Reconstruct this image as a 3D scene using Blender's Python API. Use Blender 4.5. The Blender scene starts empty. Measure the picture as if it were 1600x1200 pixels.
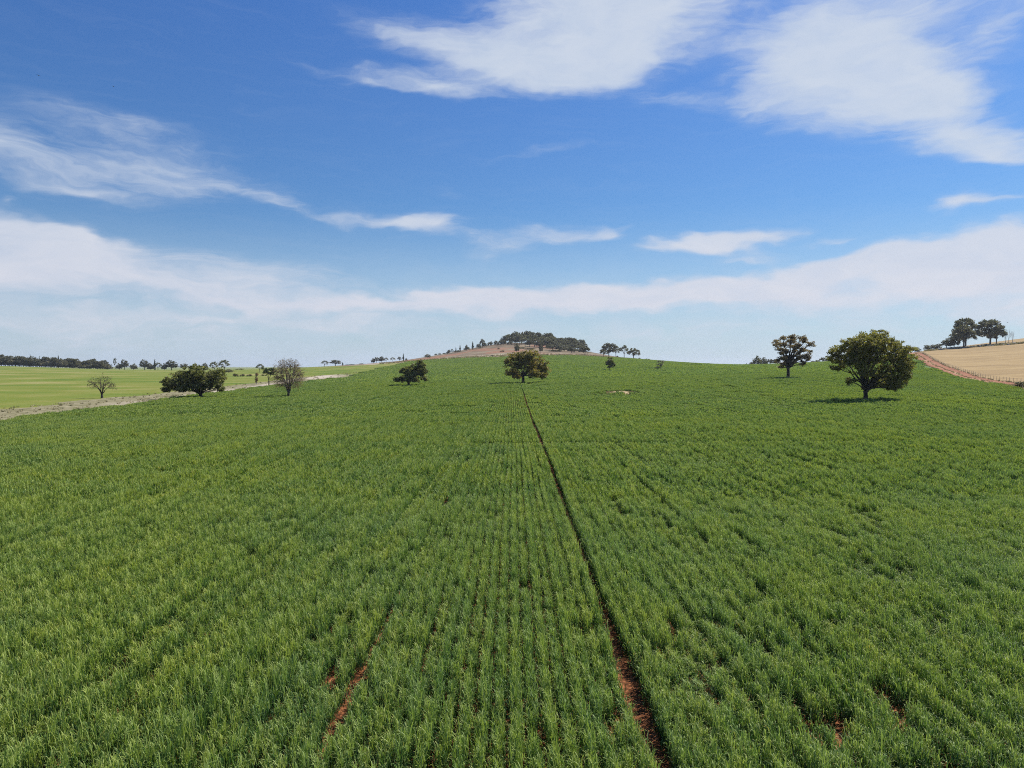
import bpy, math, random
import numpy as np
from mathutils import Vector, Matrix

rng = np.random.default_rng(7)
random.seed(7)
R = math.radians
scene = bpy.context.scene
COL = scene.collection

# ------------------------------------------------------------------ camera
PITCH = R(-1.395)
FOC = 1150.0 / 1600.0                      # focal length / image width
CAMZ = 6.0                                 # height above the tops of the wheat
cam_d = bpy.data.cameras.new('camera')
cam_d.sensor_width = 36.0
cam_d.lens = 36.0 * FOC
cam_d.clip_start = 0.1
cam_d.clip_end = 20000
cam = bpy.data.objects.new('camera', cam_d)
COL.objects.link(cam)
cam.location = (0, 0, CAMZ)
cam.rotation_euler = (R(90) + PITCH, 0, 0)
scene.camera = cam

# ------------------------------------------------------------------ exposure
scene.view_settings.view_transform = 'Standard'
scene.view_settings.look = 'None'
scene.view_settings.exposure = 0.7
scene.view_settings.gamma = 1.0
scene.cycles.pixel_filter_type = 'BLACKMAN_HARRIS'
scene.cycles.filter_width = 1.05
scene.cycles.use_denoising = False
scene.cycles.use_adaptive_sampling = False
scene.cycles.volume_bounces = 0

# ------------------------------------------------------------------ sun
SUN_EL, SUN_AZ = R(50), R(52)              # azimuth to the right of the viewing direction
sd = Vector((math.sin(SUN_AZ) * math.cos(SUN_EL), math.cos(SUN_AZ) * math.cos(SUN_EL), math.sin(SUN_EL)))
sun_d = bpy.data.lights.new('sun', 'SUN')
sun_d.energy = 4.6
sun_d.angle = R(0.53)
sun_d.color = (1.0, 0.95, 0.87)
sun = bpy.data.objects.new('sun', sun_d)
sun.rotation_euler = sd.to_track_quat('Z', 'Y').to_euler()
sun.location = (60, 40, 90)
COL.objects.link(sun)


# ------------------------------------------------------------------ node helper
class NT:
    def __init__(s, tree):
        s.t = tree
        s.n = tree.nodes
        s.l = tree.links

    def new(s, kind, **kw):
        n = s.n.new(kind)
        for k, v in kw.items():
            setattr(n, k, v)
        return n

    def put(s, sock, v):
        if isinstance(v, bpy.types.NodeSocket):
            s.l.new(v, sock)
        elif v is not None:
            if isinstance(v, (tuple, list)) and len(v) == 3 and getattr(sock, 'type', '') == 'RGBA':
                v = (*v, 1)
            sock.default_value = v

    def math(s, op, a, b=None, c=None, clamp=False):
        n = s.new('ShaderNodeMath', operation=op, use_clamp=clamp)
        s.put(n.inputs[0], a)
        if b is not None: s.put(n.inputs[1], b)
        if c is not None: s.put(n.inputs[2], c)
        return n.outputs[0]

    def vmath(s, op, a, b=None, sc=None):
        n = s.new('ShaderNodeVectorMath', operation=op)
        s.put(n.inputs[0], a)
        if b is not None: s.put(n.inputs[1], b)
        if sc is not None: s.put(n.inputs['Scale'], sc)
        return n.outputs['Value'] if op in ('LENGTH', 'DOT_PRODUCT') else n.outputs[0]

    def mapping(s, v, loc=(0, 0, 0), rot=(0, 0, 0), sca=(1, 1, 1), kind='POINT'):
        n = s.new('ShaderNodeMapping', vector_type=kind)
        s.put(n.inputs['Vector'], v)
        n.inputs['Location'].default_value = loc
        n.inputs['Rotation'].default_value = rot
        n.inputs['Scale'].default_value = sca
        return n.outputs[0]

    def noise(s, v, scale, detail=4.0, rough=0.55, dist=0.0, color=False, lac=2.0):
        n = s.new('ShaderNodeTexNoise')
        s.put(n.inputs['Vector'], v)
        n.inputs['Scale'].default_value = scale
        n.inputs['Detail'].default_value = detail
        n.inputs['Roughness'].default_value = rough
        n.inputs['Lacunarity'].default_value = lac
        n.inputs['Distortion'].default_value = dist
        return n.outputs['Color' if color else 'Fac']

    def mr(s, v, a, b, c=0.0, d=1.0, smooth=False):
        n = s.new('ShaderNodeMapRange')
        if smooth: n.interpolation_type = 'SMOOTHSTEP'
        s.put(n.inputs['Value'], v)
        for k, q in zip(('From Min', 'From Max', 'To Min', 'To Max'), (a, b, c, d)):
            s.put(n.inputs[k], q)
        return n.outputs[0]

    def mix(s, f, a, b, mode='MIX'):
        n = s.new('ShaderNodeMix', data_type='RGBA', blend_type=mode)
        s.put(n.inputs[0], f)
        s.put(n.inputs[6], a)
        s.put(n.inputs[7], b)
        return n.outputs[2]

    def ramp(s, f, stops, interp='LINEAR'):
        n = s.new('ShaderNodeValToRGB')
        n.color_ramp.interpolation = interp
        e = n.color_ramp.elements
        while len(e) < len(stops): e.new(0.5)
        for q, (p, c) in zip(e, stops):
            q.position = p
            q.color = (*c, 1)
        s.put(n.inputs[0], f)
        return n.outputs[0]

    def attr(s, name, out='Fac'):
        n = s.new('ShaderNodeAttribute', attribute_name=name)
        return n.outputs[out]


# ------------------------------------------------------------------ world: sky and clouds
def ray(x, y):
    """direction seen at photograph position (x, y), 1600 x 1200"""
    u, v = (x - 800) / 1150, (600 - y) / 1150
    c, s_ = math.cos(-PITCH), math.sin(-PITCH)
    d = Vector((u, c + v * s_, -s_ + v * c))
    return d


def azel(x, y):
    d = ray(x, y).normalized()
    return math.atan2(d.x, d.y), math.asin(d.z)


SKYK = 0.063
world = bpy.data.worlds.new('World')
scene.world = world
world.use_nodes = True
W = NT(world.node_tree)
W.n.clear()
sky = W.new('ShaderNodeTexSky', sky_type='NISHITA')
sky.sun_disc = False
sky.sun_elevation = SUN_EL
sky.sun_rotation = SUN_AZ
sky.altitude = 300
sky.air_density = 1.0
sky.dust_density = 0.6
sky.ozone_density = 2.0
tc = W.new('ShaderNodeTexCoord')
vdir = tc.outputs['Generated']
sep = W.new('ShaderNodeSeparateXYZ')
W.l.new(vdir, sep.inputs[0])
AZ = W.math('ARCTAN2', sep.outputs[0], sep.outputs[1])
EL = W.math('ARCSINE', sep.outputs[2])
comb = W.new('ShaderNodeCombineXYZ')
W.l.new(AZ, comb.inputs[0])
W.l.new(EL, comb.inputs[1])
P = comb.outputs[0]
# gentle warp of the cloud field, wisps stretched across the sky
wn = W.noise(W.mapping(P, sca=(1.0, 2.6, 1)), 5.0, 4.0, 0.6, color=True)
warp = W.vmath('SCALE', W.vmath('SUBTRACT', wn, (0.5, 0.5, 0.5)), sc=0.17)
warp = W.vmath('MULTIPLY', warp, (1.0, 0.42, 0.0))
PW = W.vmath('ADD', P, warp)
fine = W.noise(W.mapping(PW, rot=(0, 0, R(8)), sca=(2.2, 8.0, 1)), 5.0, 9.0, 0.62, dist=0.5)
puff = W.noise(W.mapping(PW, sca=(1.0, 2.2, 1)), 13.0, 7.0, 0.6, dist=0.2)
fibre = W.noise(W.mapping(PW, rot=(0, 0, R(14)), sca=(1.6, 16.0, 1)), 6.0, 7.0, 0.6, dist=0.3)

# soft cloud bodies: x, y, half width, half height, tilt (deg, + rises to the right), amount, inner radius
CL = [
    (905, 40, 300, 105, 4, 1.05, .15), (840, 118, 230, 42, 3, .75, .1), (655, 132, 190, 22, -8, .7, .0),
    (540, 118, 140, 13, -9, .45, .0), (720, 78, 230, 46, -10, .52, .0), (990, 60, 150, 80, 12, .5, .1), (1080, 150, 190, 22, -8, .35, 0),
    (1310, 120, 240, 105, -8, 1.05, .2), (1330, 40, 230, 80, 5, .55, .1), (1230, 30, 330, 90, 0, .45, 0),
    (1500, 215, 200, 42, -10, .95, .15), (1455, 160, 160, 60, -25, .5, .1), (1560, 240, 110, 22, -4, .6, 0),
    (1480, 70, 230, 140, 0, .50, 0), (1590, 20, 90, 40, 0, .3, 0),
    (60, 258, 330, 54, -8, .40, 0), (190, 190, 330, 30, -7, .28, 0), (250, 265, 160, 34, -14, .42, 0), (-60, 215, 200, 70, 0, .35, 0),
    (470, 318, 280, 17, -13, .50, 0), (20, 100, 100, 18, 8, .14, 0), (120, 230, 430, 85, -7, .24, .1), (330, 255, 260, 40, -12, .2, 0), (10, 302, 40, 9, 5, .55, 0), (120, 290, 160, 14, -3, .4, 0),
    (665, 350, 85, 27, -3, 1.0, .1), (600, 340, 90, 18, -10, .45, 0), (760, 384, 95, 26, -6, .5, 0), (870, 366, 130, 22, 2, .68, 0), (950, 360, 42, 16, -6, .6, 0),
    (860, 240, 150, 10, 7, .22, 0), (690, 290, 55, 14, -12, .22, 0),
    (-20, 376, 350, 78, -5, .66, .55), (290, 425, 430, 54, -13, .55, .35), (100, 465, 580, 95, -6, .46, .3), (640, 62, 150, 34, -14, .36, 0), (480, 430, 170, 24, -12, .30, .15),
    (135, 375, 120, 26, -38, .42, 0), (40, 350, 240, 22, -4, .28, 0), (20, 440, 160, 22, -12, .25, 0), (330, 470, 300, 14, -12, .25, 0), (430, 505, 330, 12, -3, .22, 0),
    (905, 468, 420, 36, 2, 1.15, .3), (700, 456, 160, 16, 3, .5, .1), (560, 480, 210, 17, -2, .7, 0), (620, 505, 260, 16, -2, .35, 0),
    (1125, 371, 165, 25, 3, 1.15, .25), (1180, 388, 130, 12, -6, .3, 0),
    (1500, 322, 95, 27, 3, 1.05, 0), (1560, 326, 80, 12, 4, .6, 0),
    (1470, 392, 300, 36, 5, .95, .25), (1330, 415, 290, 30, 4, .7, .15), (1300, 455, 400, 50, 2, .85, .25), (1250, 510, 420, 26, 2, .3, 0), (880, 515, 380, 22, 1, .28, 0),
    (1650, 440, 330, 90, 0, .8, .4), (1170, 400, 90, 12, -3, .5, 0), (1300, 370, 60, 12, -2, .45, 0),
]
tot = None
for (x, y, rx, ry, tilt, amt, inner) in CL:
    a, e = azel(x, y)
    ca = math.cos(a)
    m = W.mapping(PW, loc=(a, e, 0), rot=(0, 0, R(tilt) * ca), sca=(rx / 1150 * ca * ca, ry / 1150 * ca, 1), kind='TEXTURE')
    v = W.mr(W.vmath('LENGTH', m), 1.0, inner, 0.0, amt, True)
    tot = v if tot is None else W.math('ADD', tot, v)
# veil that thickens towards the horizon
veil = W.mr(EL, R(12.5), R(0.0), 0.0, 0.76, True)
veil = W.math('MULTIPLY', veil, W.mr(puff, .25, .7, .75, 1.15))
grain = W.math('ADD', W.math('MULTIPLY', W.math('SUBTRACT', fine, .5), .95), W.math('MULTIPLY', W.math('SUBTRACT', fibre, .5), .62))
grain = W.math('ADD', grain, W.math('MULTIPLY', W.math('SUBTRACT', puff, .5), .55))
capped = W.math('MINIMUM', tot, 1.15)
dens = W.math('ADD', capped, W.math('MULTIPLY', grain, W.math('MULTIPLY', W.mr(capped, 0.0, 0.35, 0.0, 1.0), W.mr(capped, .45, 1.1, 1.0, .62))))
dens = W.mr(dens, 0.0, 1.2, 0.0, 0.90, True)
dens = W.math('MAXIMUM', dens, 0.0)
# very faint cirrus everywhere
faint = W.mr(fibre, .5, .85, 0.0, .05)
dens = W.math('ADD', dens, W.math('MULTIPLY', faint, W.math('SUBTRACT', 1.0, dens)))
skyk = W.ramp(W.mr(EL, R(0), R(26)), [(0, (.62, .84, 1.0)), (.35, (.46, .73, .98)), (1, (.41, .73, 1.19))])
skyc = W.mix(1.0, sky.outputs[0], skyk, 'MULTIPLY')
EXK = 1 / 2 ** 0.7
base = W.mix(veil, skyc, tuple(q * EXK / SKYK for q in (.545, .645, .775)))
hi = W.ramp(W.mr(EL, R(2), R(14)), [(0, (.76, .74, .80)), (1, (.66, .72, .81))])
hi = W.mix(W.mr(puff, .3, .7), W.mix(1.0, hi, (.88, .92, .97), 'MULTIPLY'), hi)
cloudc = W.vmath('SCALE', hi, sc=EXK / SKYK)
skyfin = W.mix(dens, base, cloudc)
bg = W.new('ShaderNodeBackground')
W.l.new(skyfin, bg.inputs['Color'])
bg.inputs['Strength'].default_value = SKYK
wo = W.new('ShaderNodeOutputWorld')
W.l.new(bg.outputs[0], wo.inputs['Surface'])
world.cycles.sampling_method = 'MANUAL'
world.cycles.sample_map_resolution = 512


# ------------------------------------------------------------------ numpy noise
def vnoise(x, y, seed=0):
    x = np.asarray(x, float); y = np.asarray(y, float)
    xi = np.floor(x).astype(np.int64); yi = np.floor(y).astype(np.int64)
    fx = x - xi; fy = y - yi
    fx = fx * fx * (3 - 2 * fx); fy = fy * fy * (3 - 2 * fy)

    def h(a, b):
        n = (a * 374761393 + b * 668265263 + seed * 974711) & 0xffffffff
        n = ((n ^ (n >> 13)) * 1274126177) & 0xffffffff
        n = (n ^ (n >> 16)) & 0xffff
        return n / 65535.0
    return ((h(xi, yi) * (1 - fx) + h(xi + 1, yi) * fx) * (1 - fy)
            + (h(xi, yi + 1) * (1 - fx) + h(xi + 1, yi + 1) * fx) * fy)


def fbm(x, y, seed=0, octv=4):
    s_, a, t = 0, 1.0, 0
    for k in range(octv):
        s_ = s_ + a * vnoise(x * 2 ** k, y * 2 ** k, seed + k)
        t += a
        a *= .5
    return s_ / t


# ------------------------------------------------------------------ terrain height
TX = [-900, -200, 0, 150, 300, 450, 600, 700, 800, 900, 1000, 1150, 1300, 1425, 1500, 1600, 1800, 2500]
TAB = {
    100: [641, 641, 641, 641, 641, 641, 641, 641, 641, 641, 641, 640, 637, 634, 632, 630, 626, 615],
    150: [618, 618, 618, 618, 618, 618, 617, 617, 616, 616, 615, 611, 609, 606, 604, 603, 598, 580],
    210: [605, 605, 605, 605, 605, 604, 601, 600, 598.5, 597, 594, 588, 584, 586, 591, 588, 580, 560],
    300: [592, 592, 592, 593, 594, 592, 590, 589, 588, 583, 581, 578, 573, 568, 570, 564, 550, 520],
    400: [583, 583, 583, 585, 588, 584, 580, 577, 576, 570, 569, 571, 566, 549, 554, 547, 530, 500],
    500: [577, 577, 577, 580, 582, 579, 573, 569, 567, 561, 562, 571, 566, 549, 538, 531, 510, 480],
    620: [573, 573, 573, 577, 579, 576, 566, 560, 557, 553.5, 560.5, 574, 571, 556, 541, 525, 505, 480],
    750: [570, 570, 570, 576, 578.5, 575, 566, 555.5, 544, 548, 562, 577, 576, 562, 548, 532, 515, 500],
    900: [570, 570, 571, 577, 578.5, 575.5, 568, 551, 526, 543, 565, 578, 578, 568, 556, 542, 525, 510],
    1100: [572, 572, 573, 578, 579, 576, 569, 556, 533, 550, 567, 578, 578, 572, 564, 552, 540, 520],
    1600: [575, 575, 576, 578, 579, 577, 572, 566, 560, 566, 572, 578, 578, 576, 572, 566, 560, 550],
    5000: [574.6] * 18,
}


def zpix(y, D):
    v = (600 - y) / 1150
    c, s_ = math.cos(-PITCH), math.sin(-PITCH)
    return CAMZ + D * (-s_ + v * c) / (c + v * s_)


def gauss1(a, sig, ax):
    n = int(sig * 3) + 1
    k = np.exp(-.5 * (np.arange(-n, n + 1) / sig) ** 2)
    k /= k.sum()
    pad = [(0, 0), (0, 0)]
    pad[ax] = (n, n)
    b = np.pad(a, pad, mode='edge')
    return np.apply_along_axis(lambda r: np.convolve(r, k, 'valid'), ax, b)


GU = np.linspace(-1.5, 1.5, 601)
GL = np.linspace(math.log(10), math.log(5000), 500)
TU = [(x - 800) / 1150 for x in TX]
rowsD = [10, 60, 80] + sorted(TAB)
ztab = [np.zeros(len(TX))] * 3 + [np.array([zpix(y, D) for y in TAB[D]]) for D in sorted(TAB)]
ztab = np.array(ztab)
tmp = np.array([np.interp(GU, TU, r) for r in ztab])
GZ = np.array([np.interp(np.exp(GL), rowsD, tmp[:, j]) for j in range(len(GU))]).T
GZ = gauss1(gauss1(GZ, 5.0, 0), 7.0, 1)


def ground_z(X, Y):
    """height of the soil (0.5 m under the wheat tops)"""
    X = np.asarray(X, float); Y = np.asarray(Y, float)
    D = np.maximum(Y, 10.0)
    u = np.clip(X / D, -1.499, 1.499)
    a = (np.log(D) - GL[0]) / (GL[1] - GL[0])
    a = np.clip(a, 0, len(GL) - 1.001)
    b = (u - GU[0]) / (GU[1] - GU[0])
    ai = a.astype(int); bi = b.astype(int)
    fa = a - ai; fb = b - bi
    z = (GZ[ai, bi] * (1 - fa) + GZ[ai + 1, bi] * fa) * (1 - fb) + (GZ[ai, bi + 1] * (1 - fa) + GZ[ai + 1, bi + 1] * fa) * fb
    for (pd, px_, rx, ry) in PATCH:
        z = z + .85 * np.exp(-(((X - (px_ - 800) / 1150 * pd) / rx) ** 2 + ((Y - pd) / ry) ** 2) * .8)
    und = (fbm(X / 23.0, Y / 23.0, 11, 3) - .5) * .45 * np.clip((D - 30) / 60, 0, 1)
    return z - 0.5 + und


def gz(X, Y): return float(ground_z(X, Y))


# field limits (x as a function of the distance y)
def crop_left(Y): return np.interp(Y, [0, 83, 157, 265, 350, 500, 620, 900], [-50, -58, -68, -74, -76, -87, -88, -95])
def verge_out(Y): return np.interp(Y, [0, 83, 109, 203, 345, 420], [-66, -72, -76, -88, -97, -84])
def track_x(Y): return 32.6 + .46 * Y + 1.6 * np.sin(Y / 60.0)
def crop_far(u):  # the distance at which the wheat stops under the hill
    return np.interp(u, [-.6, -.19, -.09, 0.0, .09, .14, .18, .3, .5, .7], [640, 590, 625, 615, 615, 600, 620, 640, 640, 640])


PATCH = [(148.5, 970, 3.7, 6.5), (420, 1083, 4.2, 11.0)]      # pale bare patches: distance, photo x, half width, half depth
TRAM = [(-7.2, .09), (-3.0, .11), (2.4, .195), (6.9, .09)]


def smooth(e0, e1, v):
    t = np.clip((v - e0) / (e1 - e0), 0, 1)
    return t * t * (3 - 2 * t)


# ------------------------------------------------------------------ mesh helpers
def mesh_np(name, verts, faces, mat=None, smooth_=False, attrs=None, uvs=None):
    """faces: list of arrays (n,k) with the same k inside each array"""
    me = bpy.data.meshes.new(name)
    verts = np.asarray(verts, np.float32)
    me.vertices.add(len(verts))
    me.vertices.foreach_set('co', verts.ravel())
    faces = [np.asarray(f, np.int32) for f in faces if len(f)]
    tot_ = sum(f.size for f in faces)
    me.loops.add(tot_)
    me.loops.foreach_set('vertex_index', np.concatenate([f.ravel() for f in faces]))
    nf = sum(len(f) for f in faces)
    me.polygons.add(nf)
    sizes = np.concatenate([np.full(len(f), f.shape[1], np.int32) for f in faces])
    starts = np.concatenate([[0], np.cumsum(sizes)[:-1]]).astype(np.int32)
    me.polygons.foreach_set('loop_start', starts)
    me.polygons.foreach_set('loop_total', sizes)
    if smooth_: me.polygons.foreach_set('use_smooth', np.ones(nf, bool))
    for k, v in (attrs or {}).items():
        v = np.asarray(v, np.float32)
        if v.ndim == 1:
            a = me.attributes.new(k, 'FLOAT', 'POINT')
            a.data.foreach_set('value', v)
        else:
            a = me.attributes.new(k, 'FLOAT_VECTOR', 'POINT')
            a.data.foreach_set('vector', v.ravel())
    me.update(calc_edges=True)
    if mat: me.materials.append(mat)
    return me


def link(name, data, parent=None, loc=None):
    o = bpy.data.objects.new(name, data)
    COL.objects.link(o)
    if parent: o.parent = parent
    if loc is not None: o.location = loc
    return o


def tag(o, label=None, cat=None, group=None, kind=None):
    if label: o['label'] = label
    if cat: o['category'] = cat
    if group: o['group'] = group
    if kind: o['kind'] = kind
    return o


# ------------------------------------------------------------------ materials
def new_mat(name):
    m = bpy.data.materials.new(name)
    m.use_nodes = True
    t = NT(m.node_tree)
    t.n.clear()
    out = t.new('ShaderNodeOutputMaterial')
    return m, t, out


def leaf_mat(name, stops, pos_mix=None, transl=.3, rough=.55, spec=.25, vary=.35):
    """stops: colour ramp over the 'tint' attribute of each leaf"""
    m, t, out = new_mat(name)
    tint = t.attr('tint')
    oi = t.new('ShaderNodeObjectInfo')
    f = t.math('ADD', t.math('MULTIPLY', tint, 1 - vary), t.math('MULTIPLY', oi.outputs['Random'], vary))
    c = t.ramp(f, stops)
    if pos_mix:
        c = pos_mix(t, c)
    pr = t.new('ShaderNodeBsdfPrincipled')
    t.put(pr.inputs['Base Color'], c)
    pr.inputs['Roughness'].default_value = rough
    pr.inputs['Specular IOR Level'].default_value = spec
    tr = t.new('ShaderNodeBsdfTranslucent')
    t.put(tr.inputs['Color'], t.mix(1.0, c, (1.15, 1.25, .6), 'MULTIPLY'))
    mx = t.new('ShaderNodeMixShader')
    mx.inputs[0].default_value = transl
    t.l.new(pr.outputs[0], mx.inputs[1])
    t.l.new(tr.outputs[0], mx.inputs[2])
    t.l.new(mx.outputs[0], out.inputs['Surface'])
    return m


def wheat_pos(t, c):
    g = t.new('ShaderNodeNewGeometry').outputs['Position']
    flat = t.mapping(g, sca=(1, 1, 0))
    n1 = t.noise(flat, .16, 4, .6)
    n2 = t.noise(flat, .9, 3, .6)
    n3 = t.noise(t.mapping(flat, sca=(1, .35, 1)), .035, 3, .5)
    n4 = t.noise(t.mapping(flat, sca=(3.1, .10, 1)), 1.0, 2, .5)
    c = t.mix(t.mr(n4, .35, .65, 0, .6), t.mix(1.0, c, (.74, .84, .9), 'MULTIPLY'), t.mix(1.0, c, (1.12, 1.06, .95), 'MULTIPLY'))
    c = t.mix(t.mr(n1, .38, .64, 0, .8), c, t.mix(1.0, c, (1.18, 1.09, .75), 'MULTIPLY'))
    c = t.mix(t.mr(n2, .35, .65, 0, .5), c, t.mix(1.0, c, (.78, .92, 1.05), 'MULTIPLY'))
    c = t.mix(t.mr(n3, .40, .60, 0, .75), c, t.mix(1.0, c, (1.14, 1.08, .85), 'MULTIPLY'))
    return c


M_wheat = leaf_mat('wheat_leaf', [(0, (.005, .020, .010)), (.25, (.022, .066, .027)), (.48, (.112, .200, .056)),  # darkest stops put shade into the colour of the low blades
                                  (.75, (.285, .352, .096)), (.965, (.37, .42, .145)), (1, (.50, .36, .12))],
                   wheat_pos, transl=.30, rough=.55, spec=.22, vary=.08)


def ground_material():
    m, t, out = new_mat('ground')
    g = t.new('ShaderNodeNewGeometry').outputs['Position']
    big = t.noise(g, .02, 5, .55)
    mid = t.noise(g, .15, 5, .6)
    fin = t.noise(g, 1.6, 5, .65)
    clod = t.noise(g, 9.0, 6, .7)
    # red soil between the rows
    soil = t.ramp(clod, [(.34, (.030, .012, .006)), (.5, (.15, .058, .024)), (.62, (.36, .145, .060))])
    # beyond the reach of the modelled wheat the soil is hidden: green ground cover
    # pasture on the left
    py = t.mapping(g, sca=(.55, .7, 1))
    pn = t.noise(py, .045, 5, .6)
    past = t.ramp(pn, [(.32, (0.086, 0.138, 0.017)), (.44, (0.142, 0.172, 0.024)), (.54, (0.185, 0.189, 0.036)), (.66, (0.275, 0.237, 0.086))])
    past = t.mix(t.mr(fin, .3, .7, 0, .8), past, t.mix(1.0, past, (.6, .72, .65), 'MULTIPLY'))
    past = t.mix(t.mr(mid, .4, .7, 0, .3), past, (.15, .20, .045))
    # verge of dry grass, rubble and clods
    vr = t.noise(t.mapping(g, sca=(1, .5, 1)), .7, 6, .7)
    verge = t.ramp(vr, [(.32, (0.095, 0.090, 0.043)), (.46, (0.181, 0.163, 0.086)), (.58, (0.241, 0.215, 0.133)), (.72, (0.310, 0.275, 0.189))])
    pale = t.ramp(vr, [(.3, (0.310, 0.258, 0.198)), (.5, (0.396, 0.335, 0.267)), (.7, (0.464, 0.404, 0.335))])
    verge = t.mix(t.attr('pale'), verge, pale)
    # ploughed pale brown field on the right
    sn = t.noise(t.mapping(g, rot=(0, 0, R(25)), sca=(.25, 1.4, 1)), .12, 6, .65)
    stub = t.ramp(sn, [(.28, (0.215, 0.150, 0.077)), (.5, (0.318, 0.226, 0.108)), (.72, (0.404, 0.302, 0.152))])
    stub = t.mix(t.mr(mid, .35, .65, 0, .5), stub, t.mix(1.0, stub, (.84, .80, .74), 'MULTIPLY'))
    stub = t.mix(t.mr(fin, .3, .7, 0, .5), stub, t.mix(1.0, stub, (.7, .66, .6), 'MULTIPLY'))
    # hill: tan and pinkish dry ground
    hn = t.noise(t.mapping(g, sca=(1, .6, 2)), .028, 6, .65)
    hill = t.ramp(hn, [(.3, (0.077, 0.060, 0.039)), (.45, (0.146, 0.107, 0.069)), (.56, (0.189, 0.146, 0.095)), (.70, (0.249, 0.215, 0.138))])
    hill = t.mix(t.attr('red'), hill, t.mix(mid, (.19, .10, .06), (.26, .145, .09)))
    hill = t.mix(t.attr('strip'), hill, t.mix(mid, (.36, .29, .21), (.46, .39, .30)))
    dirt = t.ramp(t.noise(t.mapping(g, sca=(1, .4, 1)), .5, 6, .65), [(.3, (0.172, 0.073, 0.039)), (.55, (0.267, 0.116, 0.065)), (.75, (0.327, 0.189, 0.112))])
    straw = t.ramp(t.noise(g, 1.2, 6, .7), [(.3, (0.258, 0.172, 0.086)), (.5, (0.396, 0.301, 0.163)), (.7, (0.533, 0.430, 0.292))])
    dirt = t.mix(t.attr('median'), dirt, t.ramp(fin, [(.35, (.30, .20, .10)), (.6, (.46, .36, .20))]))
    c = soil
    wob = t.math('MULTIPLY', t.math('SUBTRACT', mid, .5), .9)
    for a, col in (('cover', t.mix(fin, (.06, .10, .03), (.13, .19, .055))), ('hill', hill), ('pasture', past), ('verge', verge), ('stubble', stub), ('dirt', dirt), ('straw', straw)):
        av = t.attr(a)
        edge = t.math('MULTIPLY', wob, t.math('MULTIPLY', t.math('MULTIPLY', av, t.math('SUBTRACT', 1.0, av)), 4.0))
        k = t.mr(t.math('ADD', av, edge), .35, .65, 0, 1, True)
        c = t.mix(k, c, col)
    pr = t.new('ShaderNodeBsdfPrincipled')
    t.put(pr.inputs['Base Color'], c)
    pr.inputs['Roughness'].default_value = .95
    pr.inputs['Specular IOR Level'].default_value = .1
    bp = t.new('ShaderNodeBump')
    bp.inputs['Strength'].default_value = .8
    bp.inputs['Distance'].default_value = .12
    t.put(bp.inputs['Height'], t.math('ADD', t.math('MULTIPLY', clod, .5), t.math('MULTIPLY', fin, 1.3)))
    t.l.new(bp.outputs[0], pr.inputs['Normal'])
    t.l.new(pr.outputs[0], out.inputs['Surface'])
    return m


M_ground = ground_material()


def bark_mat(name, a, b, scale=6):
    m, t, out = new_mat(name)
    g = t.new('ShaderNodeTexCoord').outputs['Object']
    n = t.noise(t.mapping(g, sca=(1, 1, .2)), scale, 5, .65)
    pr = t.new('ShaderNodeBsdfPrincipled')
    t.put(pr.inputs['Base Color'], t.ramp(n, [(.3, a), (.7, b)]))
    pr.inputs['Roughness'].default_value = .9
    bp = t.new('ShaderNodeBump')
    bp.inputs['Strength'].default_value = .6
    bp.inputs['Distance'].default_value = .05
    t.put(bp.inputs['Height'], n)
    t.l.new(bp.outputs[0], pr.inputs['Normal'])
    t.l.new(pr.outputs[0], out.inputs['Surface'])
    return m


M_bark = bark_mat('bark_dark', (.022, .016, .011), (.06, .045, .032))
M_barkgrey = bark_mat('bark_grey', (.075, .058, .048), (.16, .13, .105))
M_barkpale = bark_mat('bark_pale', (.30, .27, .23), (.50, .46, .41))
M_post = bark_mat('fence_timber', (.14, .12, .10), (.26, .23, .20), 12)
M_rock = bark_mat('rock', (.13, .12, .11), (.36, .33, .30), 2)
M_wire = bark_mat('wire', (.22, .21, .20), (.32, .31, .30), 2)
M_bird = bark_mat('feathers', (.03, .028, .025), (.07, .06, .055), 9)

L_olive = leaf_mat('leaf_olive', [(0, (.125, .120, .036)), (.5, (.205, .190, .056)), (.85, (.275, .245, .070)), (1, (.30, .22, .07))], vary=.05, transl=.42)
L_brownolive = leaf_mat('leaf_brown_olive', [(0, (0.132, 0.110, 0.037)), (.45, (0.209, 0.176, 0.053)), (.8, (0.275, 0.209, 0.064)), (1, (0.308, 0.176, 0.061))], vary=.05, transl=0.44)
L_dark = leaf_mat('leaf_dark', [(0, (0.076, 0.085, 0.030)), (.5, (0.146, 0.151, 0.055)), (.9, (0.249, 0.237, 0.090)), (1, (0.354, 0.309, 0.142))], vary=.05, transl=0.40)
L_grey = leaf_mat('leaf_grey', [(0, (0.087, 0.094, 0.062)), (.5, (0.172, 0.172, 0.109)), (.9, (0.254, 0.235, 0.156)), (1, (0.313, 0.254, 0.176))], vary=.25, transl=0.30)
L_gum = leaf_mat('leaf_gum', [(0, (0.069, 0.069, 0.040)), (.5, (0.129, 0.121, 0.072)), (.9, (0.202, 0.179, 0.106)), (1, (0.269, 0.213, 0.123))], vary=.25, transl=0.30)
L_red = leaf_mat('leaf_reddish', [(0, (0.140, 0.101, 0.062)), (.5, (0.226, 0.164, 0.094)), (.9, (0.312, 0.218, 0.133)), (1, (0.390, 0.234, 0.140))], vary=.05, transl=0.40)
L_tan = leaf_mat('leaf_tan', [(0, (0.149, 0.098, 0.057)), (.6, (0.230, 0.161, 0.098)), (1, (0.299, 0.218, 0.127))], vary=.05, transl=0.35)
L_conif = leaf_mat('leaf_conifer', [(0, (0.033, 0.048, 0.027)), (.6, (0.068, 0.084, 0.042)), (1, (0.105, 0.120, 0.060))], vary=.2, transl=0.20)
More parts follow.
